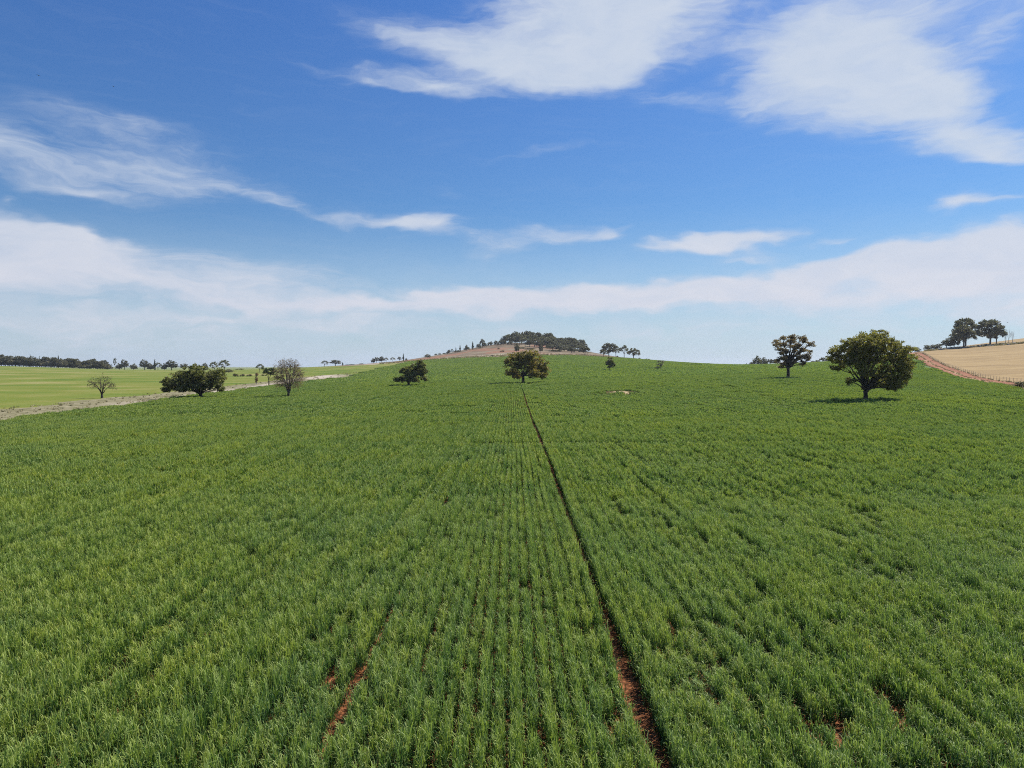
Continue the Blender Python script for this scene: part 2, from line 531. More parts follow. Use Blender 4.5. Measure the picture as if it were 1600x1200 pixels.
L_scrub = leaf_mat('leaf_scrub', [(0, (0.070, 0.063, 0.036)), (.6, (0.140, 0.119, 0.063)), (1, (0.210, 0.168, 0.084))], vary=.3, transl=0.25)
L_green = leaf_mat('leaf_green', [(0, (.05, .075, .025)), (.6, (.09, .12, .04)), (1, (.14, .16, .06))], vary=.2, transl=.25)

# ------------------------------------------------------------------ ground sheet
ud = np.arange(-.86, .8601, .0034)
uo = np.concatenate([np.linspace(.88, 1.4, 27), np.linspace(1.5, 4.0, 14)])
US = np.concatenate([-uo[::-1], ud, uo])
DS = [3.0]
while DS[-1] < 9000:
    DS.append(DS[-1] * (1.016 if DS[-1] < 1300 else 1.06))
DS = np.array(DS)
uu, dd = np.meshgrid(US, DS)
GX = uu * dd
GY = dd
Zg = ground_z(GX, GY)
near = np.clip(1 - (GY - 60) / 40, 0, 1)
Zg = Zg + near * ((fbm(GX / .35, GY / .35, 5, 3) - .5) * .07)
nv = GX.size
uim = GX / GY
ED = (fbm(GX / 9.0, GY / 9.0, 3, 4) - .5)
cl = crop_left(GY) + ED * 5 * np.clip(GY / 90, .3, 2)
vo = verge_out(GY) + ED * 8
tx = track_x(GY)
cf = crop_far(uim) + ED * 14
soft = .010 * GY
a_past = smooth(cl + soft, cl - soft, GX)
verge = smooth(cl + .006 * GY + .3, cl - .3, GX) * smooth(vo - 3, vo + 1, GX) * smooth(410, 330, GY)
pale = smooth(112, 150, GY) * smooth(-70 - .11 * (GY - 110), -74 - .11 * (GY - 110) + 7, GX) * smooth(.36, .62, fbm(GX / 14, GY / 30, 21, 3) + .12)
right_ = smooth(tx + 6.0, tx + 7.0, GX) * smooth(620, 560, GY + 40 * ED)
dirt = smooth(tx - .8, tx - .1, GX) * smooth(tx + 7.6, tx + 6.4, GX) * smooth(520, 470, GY)
hillm = smooth(cf - 4, cf + 4, GY) * smooth(-.27, -.2, uim) * smooth(.62, .5, uim)
hillm = np.maximum(hillm, smooth(560, 600, GY) * smooth(.44, .5, uim))
a_past = np.maximum(a_past * (1 - hillm), smooth(1000, 1300, GY) * .0)
strip = smooth(cf - 3, cf + 2, GY) * smooth(cf + 75, cf + 22, GY + 55 * ED) * smooth(-.25, -.15, uim)
redp = smooth(.65, .74, fbm(GX / 40, GY / 60, 31, 3) + .12 * smooth(-.06, -.02, uim) * smooth(.08, .04, uim)) * smooth(640, 690, GY) * smooth(900, 820, GY)
strawm = np.zeros_like(GX)
for (pd, px_, rx, ry) in PATCH:
    cx_ = (px_ - 800) / 1150 * pd
    strawm = np.maximum(strawm, smooth(1.15, .85, np.hypot((GX - cx_) / rx, (GY - pd) / ry) + ED * .5))
median = np.exp(-((GX - tx - 3.0 - 12 * ED * .1) / .55) ** 2) * smooth(.42, .6, fbm(GX / 5, GY / 14, 81, 3)) * .9
cover = smooth(-.1, .1, GX - cl) * (smooth(120, 200, GY))
ii = np.arange(nv).reshape(GX.shape)
quads = np.stack([ii[:-1, :-1], ii[:-1, 1:], ii[1:, 1:], ii[1:, :-1]], -1).reshape(-1, 4)
V = np.stack([GX.ravel(), GY.ravel(), Zg.ravel()], 1)
me = mesh_np('ground', V, [quads], M_ground, True, {
    'pasture': a_past.ravel(), 'verge': verge.ravel(), 'pale': pale.ravel(), 'stubble': right_.ravel(), 'dirt': dirt.ravel(),
    'hill': hillm.ravel(), 'strip': strip.ravel(), 'red': redp.ravel(), 'straw': strawm.ravel(), 'median': median.ravel(), 'cover': cover.ravel()})
tag(link('ground', me), kind='structure')
# soil behind the viewpoint
bx = np.array([[-40, -60], [40, -60], [40, 3.0], [12, 3.0], [-12, 3.0], [-40, 3.0]])
me = mesh_np('ground_near', np.c_[bx, np.full(6, -.5)], [np.array([[0, 1, 2, 3, 4, 5]])], M_ground, False)
tag(link('ground_behind', me), kind='structure')


# ------------------------------------------------------------------ wheat: tufts of curved blades
def blades(n, wx, wy, rows, width, length, h0=(.02, .30), segs=3, spread=.05, seed=0, hscale=1.0, lean=.5, cf_=6.0):
    r = np.random.default_rng(seed)
    row = r.choice(rows, n) if rows is not None else r.uniform(-wx / 2, wx / 2, n)
    x0 = row + r.normal(0, spread, n)
    y0 = r.uniform(-wy / 2, wy / 2, n)
    # plants: height follows a per-place value so tufts stand out
    th = fbm(x0 * cf_ + seed * 3.1, y0 * cf_ * .75 + seed, 77, 2)
    th = np.clip((th - .5) * 1.7 + .5, 0, 1)
    kk = r.random(n) < np.clip(th * 2.2 + .02, 0, 1)
    x0, y0, row, th = x0[kk], y0[kk], row[kk], th[kk]
    n = len(x0)
    hh = (.62 + .56 * th) * hscale
    z0 = r.uniform(h0[0], h0[1], n) * hh
    L = r.uniform(length[0], length[1], n) * hh
    az = r.uniform(0, 2 * np.pi, n)
    tilt0 = np.abs(r.normal(.12, .14, n))
    bend = r.gamma(2.2, lean / 2.2, n)
    bend = np.minimum(bend, 2.3)
    if segs == 3:
        ts = [0, .36, .70, 1.0]
        ws = [.75, 1.0, .72, 0]
    elif segs == 2:
        ts = [0, .5, 1.0]
        ws = [.9, 1.0, 0]
    else:
        ts = [0, 1.0]
        ws = [1.0, .15]
    w = r.uniform(width[0], width[1], n)
    tw = az + np.pi / 2 + r.normal(0, .5, n)
    pts = []
    p = np.stack([x0, y0, z0], 1)
    prev = 0
    dirx, diry = np.cos(az), np.sin(az)
    for k, tt in enumerate(ts):
        if k:
            tm = (tt + prev) / 2
            ang = tilt0 + bend * tm ** 1.6
            st = (tt - prev) * L
            p = p + np.stack([np.sin(ang) * dirx * st, np.sin(ang) * diry * st, np.cos(ang) * st], 1)
            prev = tt
        pts.append(p)
    V, F3, F4, T = [], [], [], []
    base = 0
    wd = np.stack([np.cos(tw), np.sin(tw), np.zeros(n)], 1)
    ids = []
    for k, pnt in enumerate(pts):
        if ws[k] == 0:
            V.append(pnt); ids.append((base + np.arange(n),)); base += n
        else:
            o = wd * (w * ws[k] / 2)[:, None]
            V.append(pnt - o); V.append(pnt + o)
            ids.append((base + np.arange(n), base + n + np.arange(n)))
            base += 2 * n
    for k in range(len(ts) - 1):
        a, b = ids[k], ids[k + 1]
        if len(b) == 2:
            F4.append(np.stack([a[0], a[1], b[1], b[0]], 1))
        else:
            F3.append(np.stack([a[0], a[1], b[0]], 1))
    # younger, upper leaves yellower; low ones painted darker for gap shade, a few straw
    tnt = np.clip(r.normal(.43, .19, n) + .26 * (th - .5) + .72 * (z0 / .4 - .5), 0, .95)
    dry = r.random(n) < .012
    tnt[dry] = 1.0
    nt = sum(2 if ws[k] else 1 for k in range(len(ts)))
    T = np.concatenate([tnt] * nt)
    return np.concatenate(V), [np.concatenate(f) for f in (F4, F3) if f], T


protos = bpy.data.collections.new('wheat_tufts')
spec = []
for k in range(8):     # one row, 0.6 m long
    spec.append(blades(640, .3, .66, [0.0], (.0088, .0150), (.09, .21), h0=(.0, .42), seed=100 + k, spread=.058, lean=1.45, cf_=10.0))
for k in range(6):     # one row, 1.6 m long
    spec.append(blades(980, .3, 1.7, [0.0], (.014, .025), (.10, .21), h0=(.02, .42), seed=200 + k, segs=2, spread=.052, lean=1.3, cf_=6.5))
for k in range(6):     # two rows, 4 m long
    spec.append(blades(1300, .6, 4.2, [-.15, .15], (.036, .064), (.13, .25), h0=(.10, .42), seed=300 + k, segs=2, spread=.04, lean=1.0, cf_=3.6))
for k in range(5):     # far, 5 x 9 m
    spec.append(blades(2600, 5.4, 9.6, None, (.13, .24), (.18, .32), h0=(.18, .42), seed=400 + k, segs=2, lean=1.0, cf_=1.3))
for k, (v, f, tnt) in enumerate(spec):
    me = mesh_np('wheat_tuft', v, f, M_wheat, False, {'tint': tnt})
    o = bpy.data.objects.new('wheat_tuft_%02d' % k, me)
    protos.objects.link(o)

TR = np.array([t for t, _ in TRAM])
TWD = np.array([w for _, w in TRAM])


def wander(X, Y):
    return X + (fbm(X * .02 + 40, Y / 30.0, 9, 2) - .5) * .22


def place(lod, D0, D1, sx, sy, nvar, first):
    ys = np.arange(D0, D1, sy)
    P_, A_, S_, I_ = [], [], [], []
    for y in ys:
        hw = (1.05 if y < 90 else .82) * (y + sy) + 14
        xs = (np.arange(math.floor(-hw / sx), math.ceil(hw / sx)) + .5) * sx
        y_ = y + sy / 2 + rng.uniform(-.12, .12, len(xs)) * sy
        x_ = xs.copy()
        keep = np.ones(len(xs), bool)
        if lod < 3:
            for t_, w_ in TRAM:
                if y > 215 and t_ != 2.4: continue
                if t_ == -3.0 and y < 14.5: ww = .17 if y > 13 else .25
                d = x_ - t_
                if t_ == -3.0 and y > 17.5: w_ = .035
                ww = w_ * (1.0 if y < 18 else .85) * (1 + .12 * np.sin(y * .7 + t_)) * np.clip((fbm(np.full(1, y / (7.0 if t_ > 0 else 1.6)), np.full(1, t_), 44, 2)[0] - .2) * 2.2, .6 if t_ > 0 else 0, 1.15 if t_ > 0 else 1.5)
                x_ = x_ + np.sign(d) * ww * np.exp(-np.abs(d) / .9)
        x_ = wander(x_, y_) - wander(np.zeros(1), np.array([9.0]))[0] * 0 + rng.normal(0, .012, len(xs))
        ed = (fbm(x_ / 9.0, y_ / 9.0, 3, 4) - .5)
        keep &= x_ > crop_left(y_) + ed * 5 * np.clip(y_ / 90, .3, 2) + sx * .4
        keep &= x_ < track_x(y_) - .9 - sx * .5
        keep &= y_ < crop_far(x_ / y_) + ed * 14 - 3
        hs = .94 + .40 * fbm(x_ / 2.6, y_ / 3.4, 50, 3)
        hs *= .90 + .22 * fbm(x_ / 11., y_ / 14., 51, 2)
        if lod < 3:      # every drill row has its own vigour, which changes slowly along the row
            rowi = np.floor(xs / sx)
            rv = vnoise(rowi * 7.31 + .5, y_ / 9.0, 52)
            hs *= .86 + .28 * rv
            hs = np.where(vnoise(rowi * 3.17 + .5, y_ / 16.0, 53) > .86, hs * .72, hs)
        if lod == 0:
            hs *= .90 + .2 * rng.random(len(xs))
        # dips and trampled hollows, mostly right of the wheel track
        hol = fbm(x_ / .75, y_ / 1.7, 60, 3)
        thr = np.where(x_ > 3.0, .665, .735)
        low = hol > thr
        if lod == 0:
            hs = np.where(low, hs * rng.uniform(.50, .8, len(xs)), hs)
            hs = np.where(hol > thr + .10, hs * .7, hs)
        elif lod == 1:
            hs = np.where(low, hs * .78, hs)
        elif lod == 2:
            hs = np.where(fbm(x_ / 3, y_ / 5, 61, 2) > .72, hs * .7, hs)
        # thin, broken stripes of bare soil by the left wheel track and between rows close by
        if lod == 0:
            for t_, lim, s_ in ((-3.45, .76, .12), (1.05, .74, .14), (.15, .78, .14)):
                wx_ = wander(np.full(1, t_), np.full(1, y))[0]
                if vnoise(np.full(1, y / .9), np.full(1, t_ * 3.3), 70)[0] * .6 + vnoise(np.full(1, y / 3.5), np.full(1, t_ * 5), 71)[0] * .4 > lim:
                    keep &= ~(np.abs(x_ - wx_) < s_)
        for (bx_, by_, r1, r2) in ((5.5, 12.6, .34, .3), (6.95, 13.5, .32, .22), (5.25, 13.3, .18, .3), (1.66, 12.6, .16, .25), (7.4, 13.3, .2, .2), (-8.4, 24.0, .3, .4), (-8.0, 15.0, .25, .3)):
            keep &= np.hypot((x_ - bx_) / r1, (y_ - by_) / (r2 + .3)) > 1.0
        for (pd, px_, rx, ry) in PATCH:
            cx_ = (px_ - 800) / 1150 * pd
            keep &= np.hypot((x_ - cx_) / rx, (y_ - pd) / ry) > 1.0
        # cross line left by machinery, y ~ 57 and 76
        for yc, x0_, x1_ in ((58.5, -3.5, 30), (79.5, -19, 12)):
            b_ = (np.abs(y_ - yc - .015 * x_) < (.5 if lod < 2 else 2.0)) & (x_ > x0_) & (x_ < x1_)
            hs = np.where(b_, hs * .72, hs)
        n = int(keep.sum())
        if not n: continue
        x_, y_, hs = x_[keep], y_[keep], hs[keep]
        z_ = ground_z(x_, y_)
        P_.append(np.stack([x_, y_, z_ - .01], 1))
        e = np.zeros((n, 3))
        dz = (ground_z(x_, y_ + 1.0) - ground_z(x_, y_ - 1.0)) / 2.0
        dzx = (ground_z(x_ + 1.0, y_) - ground_z(x_ - 1.0, y_)) / 2.0
        flip = rng.integers(0, 2, n) * np.pi
        sg = np.cos(flip)
        e[:, 0] = np.arctan(dz) * sg
        e[:, 1] = -np.arctan(dzx) * sg
        e[:, 2] = flip + (rng.normal(0, .06, n) if lod == 0 else 0)
        A_.append(e)
        S_.append(np.stack([np.ones(n), np.ones(n), hs * rng.uniform(.94, 1.06, n)], 1))
        I_.append(first + rng.integers(0, nvar, n))
    return [np.concatenate(q) for q in (P_, A_, S_, I_)]


parts = [place(0, 7.0, 34.0, .3, .6, 8, 0), place(1, 34.0, 88.0, .3, 1.5, 6, 8),
         place(2, 88.0, 240.0, .6, 4.0, 6, 14), place(3, 240.0, 650.0, 5.0, 9.0, 5, 20)]
PP, AA, SS, II = [np.concatenate([p[k] for p in parts]) for k in range(4)]
print('wheat instances', len(PP))
me = bpy.data.meshes.new('wheat_crop')
me.vertices.add(len(PP))
me.vertices.foreach_set('co', PP.astype(np.float32).ravel())
for nm, dat in (('rot', AA), ('scl', SS)):
    a = me.attributes.new(nm, 'FLOAT_VECTOR', 'POINT')
    a.data.foreach_set('vector', dat.astype(np.float32).ravel())
a = me.attributes.new('pick', 'INT', 'POINT')
a.data.foreach_set('value', II.astype(np.int32))
crop = link('wheat_crop', me)
tag(crop, 'dense green wheat crop standing in drilled rows over the whole field', 'wheat crop', kind='stuff')
ng = bpy.data.node_groups.new('wheat_scatter', 'GeometryNodeTree')
ng.interface.new_socket('Geometry', in_out='INPUT', socket_type='NodeSocketGeometry')
ng.interface.new_socket('Geometry', in_out='OUTPUT', socket_type='NodeSocketGeometry')
gi = ng.nodes.new('NodeGroupInput'); go = ng.nodes.new('NodeGroupOutput')
ip = ng.nodes.new('GeometryNodeInstanceOnPoints')
ci = ng.nodes.new('GeometryNodeCollectionInfo')
ci.inputs['Collection'].default_value = protos
ci.inputs['Separate Children'].default_value = True
ci.inputs['Reset Children'].default_value = True
ip.inputs['Pick Instance'].default_value = True


def nattr(name, typ):
    n = ng.nodes.new('GeometryNodeInputNamedAttribute')
    n.data_type = typ
    n.inputs['Name'].default_value = name
    return n.outputs['Attribute']


e2r = ng.nodes.new('FunctionNodeEulerToRotation')
ng.links.new(nattr('rot', 'FLOAT_VECTOR'), e2r.inputs[0])
ng.links.new(gi.outputs[0], ip.inputs['Points'])
ng.links.new(ci.outputs[0], ip.inputs['Instance'])
ng.links.new(nattr('pick', 'INT'), ip.inputs['Instance Index'])
ng.links.new(e2r.outputs[0], ip.inputs['Rotation'])
ng.links.new(nattr('scl', 'FLOAT_VECTOR'), ip.inputs['Scale'])
ng.links.new(ip.outputs[0], go.inputs[0])
md = crop.modifiers.new('scatter', 'NODES')
md.node_group = ng


# ------------------------------------------------------------------ trees
class Tubes:
    def __init__(s): s.V, s.F, s.n = [], [], 0

    def add(s, pts, rad, sides=6):
        pts = np.asarray(pts, float)
        k = len(pts)
        tang = np.gradient(pts, axis=0)
        tang /= np.linalg.norm(tang, axis=1)[:, None] + 1e-9
        ref = np.array([.31, .95, .08])
        a = np.cross(tang, ref); a /= np.linalg.norm(a, axis=1)[:, None] + 1e-9
        b = np.cross(tang, a)
        th = np.arange(sides) / sides * 2 * np.pi
        ring = pts[:, None] + (a[:, None] * np.cos(th)[None, :, None] + b[:, None] * np.sin(th)[None, :, None]) * np.asarray(rad)[:, None, None]
        s.V.append(ring.reshape(-1, 3))
        for i in range(k - 1):
            for j in range(sides):
                j2 = (j + 1) % sides
                s.F.append((s.n + i * sides + j, s.n + i * sides + j2, s.n + (i + 1) * sides + j2, s.n + (i + 1) * sides + j))
        s.n += k * sides

    def mesh(s, name, mat):
        return mesh_np(name, np.concatenate(s.V), [np.array(s.F)], mat, True)


def curve(a, b, r, sag=0.0, n=6, wob=.06):
    """a wobbly limb from a to b that starts steep"""
    a = np.asarray(a, float); b = np.asarray(b, float)
    L = np.linalg.norm(b - a)
    t = np.linspace(0, 1, n)[:, None]
    c = a + (b - a) * np.array([.32, .32, .62]) + np.array([0, 0, sag * L])
    p = (1 - t) ** 2 * a + 2 * t * (1 - t) * c + t ** 2 * b
    p[1:-1] += r.normal(0, wob * L / n * 1.6, (n - 2, 3))
    return p


def leaves(centres, rads, per, size, r, flat=.55):
    """clumps of small leaf faces round each centre"""
    n = len(centres) * per
    c = np.repeat(centres, per, 0)
    rr = np.repeat(rads, per)
    d = r.normal(0, 1, (n, 3))
    d /= np.linalg.norm(d, axis=1)[:, None]
    d *= (r.random(n) ** .45)[:, None]
    d[:, 2] *= flat
    p = c + d * rr[:, None]
    a = r.normal(0, 1, (n, 3)); a[:, 2] *= .75
    a /= np.linalg.norm(a, axis=1)[:, None]
    b = np.cross(a, r.normal(0, 1, (n, 3)))
    b /= np.linalg.norm(b, axis=1)[:, None] + 1e-9
    s_ = size * r.uniform(.55, 1.35, n)
    A = a * s_[:, None] * .62
    B = b * s_[:, None] * .36
    V = np.stack([p - A, p + B * .9 - A * .1, p + A, p - B - A * .15], 1).reshape(-1, 3)
    F = np.arange(n * 4).reshape(n, 4)
    tc_ = np.repeat(r.normal(0, .17, len(centres)), per)
    tint = np.clip(.48 + tc_ + r.normal(0, .16, n), 0, 1)
    return V, F, np.repeat(tint, 4)


def leafy(lobes, base, fork, tr, r, leaf=.2, clumps=26, per=42, clr=.5, flat=.6, shell=.5, trunk_mat=M_bark, leaf_m=L_olive, twigs=4, bare=0, lean=0.0):
    """lobes: list of (x, y, z, rx, ry, rz) metres; returns trunk and crown meshes"""
    T = Tubes()
    fk = np.array([fork[0], 0, fork[1]], float)
    k = 6
    tp = np.linspace(0, 1, k)[:, None] * (fk - np.array([0, 0, -.25])) + np.array([0, 0, -.25])
    tp[:, 0] += np.sin(np.linspace(0, 3, k)) * tr * .25
    rad = tr * np.array([1.7, 1.18, 1.0, .94, .9, .95])
    T.add(tp, rad, 10)
    cen, rd = [], []
    vol = np.array([l[3] * l[4] * l[5] for l in lobes]) ** (.60)
    cnt = np.maximum(3, (vol / vol.sum() * clumps * len(lobes)).astype(int))
    for li, (x, y, z, rx, ry, rz) in enumerate(lobes):
        c = np.array([x, y, z])
        start = fk + (c - fk) * r.uniform(0, .06)
        lo = c - np.array([0, 0, rz * .45])
        L = np.linalg.norm(lo - start)
        r0 = tr * np.clip(.30 + .25 * vol[li] / vol.max(), .2, .55)
        path = curve(start, lo, r, .08)
        T.add(path, np.linspace(r0, r0 * .28, len(path)), 6)
        for q in range(int(cnt[li])):
            d = r.normal(0, 1, 3); d /= np.linalg.norm(d)
            rr_ = r.uniform(shell, 1.0) ** .8 * (1.0 if r.random() < .86 else 1.17)
            pt = c + d * np.array([rx, ry, rz]) * rr_
            cen.append(pt)
            rd.append(clr * r.uniform(.65, 1.25))
            if q < twigs + bare:
                i = r.integers(len(path) // 2, len(path))
                w = curve(path[i], pt, r, .05, 5)
                T.add(w, np.linspace(r0 * .26, r0 * .05 + .006, 5), 4)
    V, F, t_ = leaves(np.array(cen), np.array(rd), per, leaf, r, flat)
    return T.mesh('trunk', trunk_mat), mesh_np('crown', V, [F], leaf_m, False, {'tint': t_})


def grow(T, tips, p, d, L, rad, lev, maxlev, r, up=.12, spread=.55, env=None):
    n = 4
    pts = [p]
    q = p.copy(); dd_ = d.copy()
    for i in range(n):
        dd_ = dd_ + r.normal(0, .12, 3) + np.array([0, 0, up * .5])
        dd_ /= np.linalg.norm(dd_)
        q = q + dd_ * L / n
        pts.append(q)
    T.add(pts, np.linspace(rad, rad * .62, n + 1), 6 if lev < 2 else 4)
    if lev >= maxlev:
        tips.append(q)
        return
    kids = r.integers(3, 5) if lev < 2 else r.integers(2, 5)
    for k in range(kids):
        a = r.normal(0, 1, 3)
        a -= a.dot(dd_) * dd_
        a /= np.linalg.norm(a)
        sp = r.uniform(.6, 1.25) * spread
        nd = dd_ * math.cos(sp) + a * math.sin(sp)
        nd[2] += up
        nd /= np.linalg.norm(nd)
        i = r.integers(2, n + 1) if k else n
        grow(T, tips, pts[i], nd, L * r.uniform(.62, .86), rad * r.uniform(.5, .66), lev + 1, maxlev, r, up, spread, env)


def bare_tree(h, w, tr, fork, r, maxlev=4, mat=M_barkgrey, leaf_m=None, leaf=.16, per=6, up=.1, spread=.6, low=None, side=1.0, nl=6):
    T, tips = Tubes(), []
    T.add([[0, 0, -.3], [.02, 0, fork * .5], [0, 0, fork]], [tr * 1.5, tr * 1.05, tr], 9)
    T2 = Tubes()
    for k in range(nl):
        a = k * 2.4 + r.normal(0, .25)
        sp = side * (.15 + 1.5 * (k / nl))
        d = np.array([math.cos(a) * sp, math.sin(a) * sp, 1.0 if k else 1.6]); d /= np.linalg.norm(d)
        grow(T2, tips, np.array([0, 0, fork * r.uniform(.8, 1.0)]), d, h * .27, tr * .5, 1, maxlev, r, up, spread)
    Vb = np.concatenate(T2.V)
    # fit the branches into the crown of the wanted size
    ex = np.percentile(np.abs(Vb[:, :2]), 99)
    top = np.percentile(Vb[:, 2], 99.7)
    f = np.clip((Vb[:, 2] - fork) / (top - fork), 0, 1.2)
    sx_ = (w / 2) / ex
    Vb[:, :2] *= sx_
    Vb[:, 2] = fork + (Vb[:, 2] - fork) * (h - fork) / (top - fork)
    tips = np.array(tips)
    tips[:, :2] *= sx_
    tips[:, 2] = fork + (tips[:, 2] - fork) * (h - fork) / (top - fork)
    tm = T.mesh('trunk', M_bark if mat is not M_barkpale else mat)
    bm_ = mesh_np('branches', Vb, [np.array(T2.F)], mat, True)
    cm = None
    if leaf_m:
        if low is not None: tips = tips[r.random(len(tips)) < low]
        V, F, t_ = leaves(tips, np.full(len(tips), leaf * 2.4), per, leaf, r, .8)
        cm = mesh_np('foliage', V, [F], leaf_m, False, {'tint': t_})
    return tm, bm_, cm


def fan_tree(h, w, tr, fork, r, zc, rz, n1=11, n2=90, n3=5, mat=M_barkgrey, leaf_m=L_tan, leaf=.15, per=5, low=.7, cut=-.55):
    T, T2 = Tubes(), Tubes()
    T.add([[0, 0, -.3], [.02, 0, fork * .5], [0, 0, fork]], [tr * 1.5, tr * 1.08, tr], 9)
    c = np.array([0, 0, zc]); ax = np.array([w / 2, w / 2, rz])
    prim = []
    for k in range(n1):
        f = (k + .5) / n1
        z = 1 - f * 1.15
        a = k * 2.4
        q = math.sqrt(max(0, 1 - z * z))
        end = c + ax * .62 * np.array([q * math.cos(a), q * math.sin(a), z])
        pth = curve([0, 0, fork * r.uniform(.75, 1)], end, r, .03, 8, .10)
        T2.add(pth, np.linspace(tr * .52, tr * .17, 8), 6)
        prim.append(pth)
    tips = []
    for k in range(n2):
        z = 1 - (k + .5) / n2 * (1 - cut)
        a = k * 2.39996 + r.normal(0, .2)
        q = math.sqrt(max(0, 1 - z * z))
        end = c + ax * r.uniform(.72, 1.0) * np.array([q * math.cos(a), q * math.sin(a), z])
        allp = np.concatenate([p[3:] for p in prim])
        d = np.linalg.norm(allp - end, axis=1)
        s_ = allp[np.argsort(d)[r.integers(0, 4)]]
        pth = curve(s_, end, r, .05, 6, .12)
        T2.add(pth, np.linspace(tr * .15, tr * .05, 6), 4)
        for j in range(n3):
            i = r.integers(2, 6)
            out_ = (pth[i] - c) / np.linalg.norm(pth[i] - c)
            e = pth[i] + (out_ * .8 + r.normal(0, .55, 3) + np.array([0, 0, .25])) * w * .085
            T2.add(curve(pth[i], e, r, .02, 4, .12), np.linspace(tr * .055, tr * .022, 4), 3)
            tips.append(e)
    tips = np.array(tips)
    tips = tips[r.random(len(tips)) < low * np.clip(1.25 - (tips[:, 2] - zc) / rz * .6, .1, 1)]
    V, F, t_ = leaves(tips, np.full(len(tips), leaf * 2.2), per, leaf, r, .8)
    return T.mesh('trunk', M_bark), T2.mesh('branches', mat), mesh_np('foliage', V, [F], leaf_m, False, {'tint': t_})


def put_tree(name, px, D, meshes, label, cat='tree', group=None, rz=0.0, scale=(1, 1, 1), dz=0.0):
    X = (px - 800) / 1150 * D / (math.cos(PITCH))
    root = bpy.data.objects.new(name, None)
    COL.objects.link(root)
    root.empty_display_size = .5
    root.location = (X, D, gz(X, D) + dz)
    root.rotation_euler = (0, 0, rz)
    root.scale = scale
    tag(root, label, cat, group)
    for n_, m_ in meshes:
        if m_ is not None: link(n_, m_, root)
    return root


def lobes_px(px0, D, items, crop, basey, r, deep=.85):
    """items in crop pixels (x, y, rx, ry); crop = (x0, y0, scale); returns lobes in metres about the tree's foot"""
    X0 = (px0 - 800) / 1150 * D
    z0 = gz(X0, D)
    out = []
    span = max(i[2] for i in items) / crop[2] / 1150 * D
    xs = [crop[0] + i[0] / crop[2] for i in items]
    half = (max(xs) - min(xs)) / 2 / 1150 * D
    mid = (max(xs) + min(xs)) / 2
    for k, (cx, cy, rx, ry) in enumerate(items):
        x = crop[0] + cx / crop[2]
        y = crop[1] + cy / crop[2]
        m = D / 1150
        X = (x - px0) * m
        Z = zpix(y, D) - z0
        q = np.clip(1 - ((x - mid) * m / (half + 1e-6)) ** 2, 0, 1) ** .5
        Y = r.uniform(-1, 1) * half * .65 * q if k % 3 else (1 if k % 2 else -1) * half * .35 * q
        out.append((X, Y, Z, rx / crop[2] * m, rx / crop[2] * m * 1.1 * deep, ry / crop[2] * m))
    return out


def rr(k): return np.random.default_rng(k)


# 1 the big olive tree on the right
r = rr(1)
c6 = (1250, 480, 4.571)
it = [(395, 255, 95, 75), (530, 215, 100, 62), (650, 265, 95, 75), (295, 335, 85, 70), (700, 360, 95, 95), (480, 345, 120, 95),
      (600, 440, 120, 100), (640, 545, 85, 60), (350, 525, 42, 26), (290, 415, 60, 42), (545, 570, 62, 38), (725, 470, 75, 80),
      (420, 440, 75, 60), (230, 320, 30, 22), (760, 420, 45, 45), (690, 560, 45, 35), (580, 330, 90, 80), (700, 300, 70, 60), (560, 270, 90, 60), (400, 340, 90, 80), (740, 400, 60, 70), (600, 520, 100, 60), (340, 380, 60, 50), (345, 280, 75, 60), (450, 300, 80, 70)]
lb = lobes_px(1352, 115, it, c6, 628, r)
t_, c_ = leafy(lb, 0, (0.0, 1.9), .34, r, leaf=.21, clumps=46, per=46, clr=.52, shell=.3, leaf_m=L_olive, twigs=7)
put_tree('oak_tree', 1352, 115, [('trunk', t_), ('crown', c_)], 'largest olive green round-crowned tree standing in the wheat near the red track')

# 2 airy reddish gum
r = rr(2)
c5 = (1140, 490, 10)
it = [(800, 390, 62, 34), (950, 365, 90, 30), (1110, 385, 75, 38), (715, 500, 50, 30), (1010, 425, 90, 38), (1230, 480, 62, 42),
      (770, 560, 75, 30), (890, 590, 55, 50), (1150, 565, 85, 45), (1255, 595, 42, 26), (1165, 665, 60, 45), (780, 622, 60, 22),
      (800, 700, 85, 34), (1110, 770, 52, 55), (860, 770, 65, 42), (820, 835, 58, 20), (745, 745, 42, 40), (1180, 715, 45, 36), (970, 520, 80, 45), (1000, 740, 60, 40), (860, 480, 80, 40), (1090, 500, 80, 45), (1020, 620, 70, 50), (940, 680, 70, 45), (1060, 680, 60, 45), (760, 440, 60, 35), (1180, 430, 60, 35)]
lb = lobes_px(1231, 200, it, c5, 583, r)
t_, c_ = leafy(lb, 0, (0.0, 2.9), .42, r, leaf=.30, clumps=17, per=26, clr=.6, shell=.2, leaf_m=L_red, trunk_mat=M_bark, twigs=5)
put_tree('gum_tree', 1231, 200, [('trunk', t_), ('crown', c_)], 'airy reddish brown gum tree with open crown left of the largest tree')

# 3 centre tree
r = rr(3)
c4 = (740, 500, 5)
it = [(330, 290, 62, 42), (430, 275, 80, 40), (275, 330, 45, 38), (500, 335, 60, 55), (555, 370, 42, 50), (305, 405, 62, 34),
      (410, 325, 80, 45), (480, 415, 72, 38), (540, 425, 45, 30), (330, 440, 40, 18), (450, 380, 60, 40), (350, 360, 50, 30)]
lb = lobes_px(817, 210, it, c4, 598, r)
t_, c_ = leafy(lb, 0, (0.0, 2.4), .42, r, leaf=.38, clumps=42, per=28, clr=.75, shell=.25, leaf_m=L_brownolive, twigs=5)
put_tree('oak_tree', 817, 210, [('trunk', t_), ('crown', c_)], 'brown green spreading tree at the far end of the wheel track in the centre')

